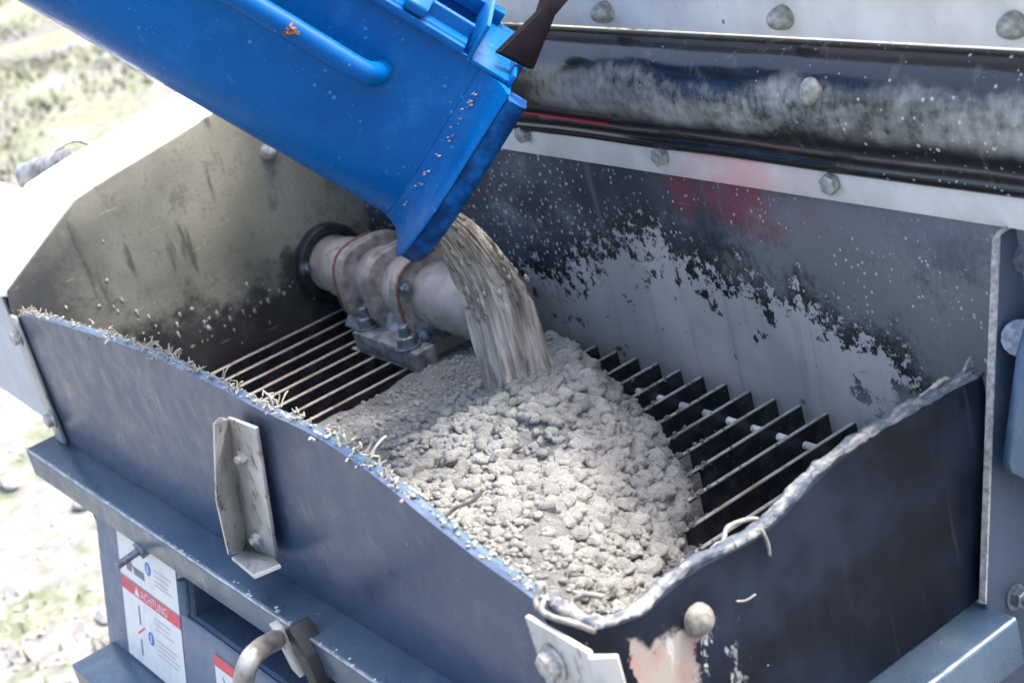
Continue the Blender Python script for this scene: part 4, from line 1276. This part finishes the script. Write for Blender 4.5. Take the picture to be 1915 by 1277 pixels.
# flared end lip: outer skin rolls out to the rim and back in
lipo = [(-.0395, .0005), (-.030, .0035), (-.018, .010), (-.008, .022), (-.002, .038), (0, .0395), (.0015, .0395), (.0025, .037), (.0025, -.006), (-.0395, -.0055)]
bm = NB(); rings = []
for s, dr in lipo:
    rings.append([bm.verts.new(cp(s, a, b)) for a, b in uprof(CR + dr, -.004)])
for r0, r1 in zip(rings, rings[1:] + rings[:1]):
    for j in range(n - 1): bm.faces.new((r0[j], r0[j+1], r1[j+1], r1[j]))
bm.faces.new([r[0] for r in rings]); bm.faces.new([r[-1] for r in rings][::-1])
lip = obj('end_lip', bm, M_BLUE, chute, smooth=True, angle=38)
bm = NB(); rings = []
for s, dr in [(.0030, .0365), (.020, .0365), (.026, .033), (.028, .028), (.028, -.004), (.0030, -.004)]:
    rings.append([bm.verts.new(cp(s, a, b)) for a, b in uprof(CR + dr, -.010)])
for r0, r1 in zip(rings, rings[1:] + rings[:1]):
    for j in range(n - 1): bm.faces.new((r0[j], r0[j+1], r1[j+1], r1[j]))
bm.faces.new([r[0] for r in rings]); bm.faces.new([r[-1] for r in rings][::-1])
obj('rim_band', bm, M_BAND, chute, smooth=True, angle=38)
# chipped paint along the lip
bm = NB()
for k in range(40):
    t = random.betavariate(1.6, 3.2) * .5
    a_ = math.pi * t * .9 - .15
    if rnd() < .5: a, b = CR + .008, U(-.10, -.03)
    else: a, b = (CR + .008) * math.cos(max(0, a_)), -CWALL - (CR + .008) * math.sin(max(0, a_)) if a_ > 0 else -.12
    q = cp(U(-.034, -.026), a, b); r = U(.0007, .0026)
    bb = rock(r, k % 5, 1, .4, .8)
    me = bpy.data.meshes.new('tmp'); bb.to_mesh(me); bb.free(); n0 = len(bm.verts); bm.from_mesh(me); bpy.data.meshes.remove(me); bm.verts.ensure_lookup_table()
    for v in bm.verts[n0:]: v.co += q
o = obj('paint_chips', bm, M_RUSTCHIP, lip); o['kind'] = 'stuff'
# rails along both top edges
for sgn in (1, -1):
    bm = NB()
    sec = [(0.001, .001), (.028, .001), (.028, .008), (.022, .009), (.022, .006), (-.004, .006), (-.020, .010), (-.020, .022), (-.027, .022), (-.027, .001)]
    if sgn > 0: sec = [(.0005, .0005), (.013, .0005), (.013, .010), (.006, .010), (.004, .014), (-.018, .014), (-.020, .030), (-.033, .030), (-.033, .0005)]
    if sgn < 0: sec = [(.001, .0005), (.006, .0005), (.006, .020), (-.022, .020), (-.022, .0005)]
    r = [[bm.verts.new(cp(s, sgn * (CR + a), b)) for a, b in sec] for s in (-1.35, -.068 if sgn > 0 else -.03)]
    for j in range(len(sec)): bm.faces.new((r[0][j], r[0][(j+1) % len(sec)], r[1][(j+1) % len(sec)], r[1][j]))
    bm.faces.new(r[0]); bm.faces.new(r[1][::-1])
    obj('side_rail', bm, M_BLUE, chute, bevel=.0015)
# gusset on the near rail
bm = NB()
prism(bm, [cp(-.155, CR - .033, .0305), cp(-.125, CR - .033, .0305), cp(-.125, CR + .012, .0125), cp(-.155, CR + .012, .0125)], CU * .012)
obj('gusset', bm, M_BLUE, chute, bevel=.003)
# cross bar over the mouth with the black rubber strap in it
def obox(bm, s0, s1, a0, a1, b0, b1):
    v = [bm.verts.new(cp(s, a, b)) for s in (s0, s1) for a in (a0, a1) for b in (b0, b1)]
    for f in ((0,1,3,2),(4,6,7,5),(0,4,5,1),(2,3,7,6),(0,2,6,4),(1,5,7,3)): bm.faces.new([v[i] for i in f])
bm = NB(); obox(bm, -.060, -.055, -CR - .004, CR + .008, -.003, .046); obox(bm, -.0545, -.004, -CR - .004, CR + .008, -.003, .002); obox(bm, -.004, .001, -CR - .004, CR + .012, -.003, .012)
obj('cross_channel', bm, M_BLUE, chute, bevel=.001)
bm = NB()
bt = [cp(-.048, CR - .02, .004), cp(-.008, CR - .07, .004), cp(-.010, CR - .08, .10), cp(-.040, CR - .055, .135), cp(-.058, CR - .06, .135), cp(-.052, CR - .04, .08)]
q = [at(923, 98, 0, -1.66), at(988, 130, 0, -1.66), at(1028, 30, 0, -1.66), at(1060, -8, 0, -1.66), at(1010, -8, 0, -1.66), at(1000, 22, 0, -1.66)]
prism(bm, q, (.012, 0, 0))
obj('rubber_strap', bm, M_FLAPRUB, chute, bevel=.002)
# bent bar handle along the side
bm = NB()
hb = [cp(-1.2, CR + .045, -.0675), cp(-.5, CR + .045, -.0675), cp(-.25, CR + .045, -.0675), cp(-.168, CR + .045, -.0685), cp(-.148, CR + .036, -.0685), cp(-.139, CR + .015, -.0685), cp(-.138, CR - .002, -.0685)]
sweep(bm, smooth_curve(hb, 60), circ(.0145, 16), up=CU)
grip = obj('grab_bar', bm, M_BLUE, chute, smooth=True, angle=60)
bm = NB(); q = cp(-.30, CR + .058, -.056)
for k in range(5):
    bb = rock(U(.003, .0065), k, 2, .8, .9); bmesh.ops.translate(bb, verts=bb.verts, vec=cp(-.245 + U(-.018, .018), CR + .0565, -.0675 + U(-.006, .006)))
    me = bpy.data.meshes.new('tmp'); bb.to_mesh(me); bb.free(); bm.from_mesh(me); bpy.data.meshes.remove(me)
obj('rust_spot', bm, M_RUST, grip, smooth=True)
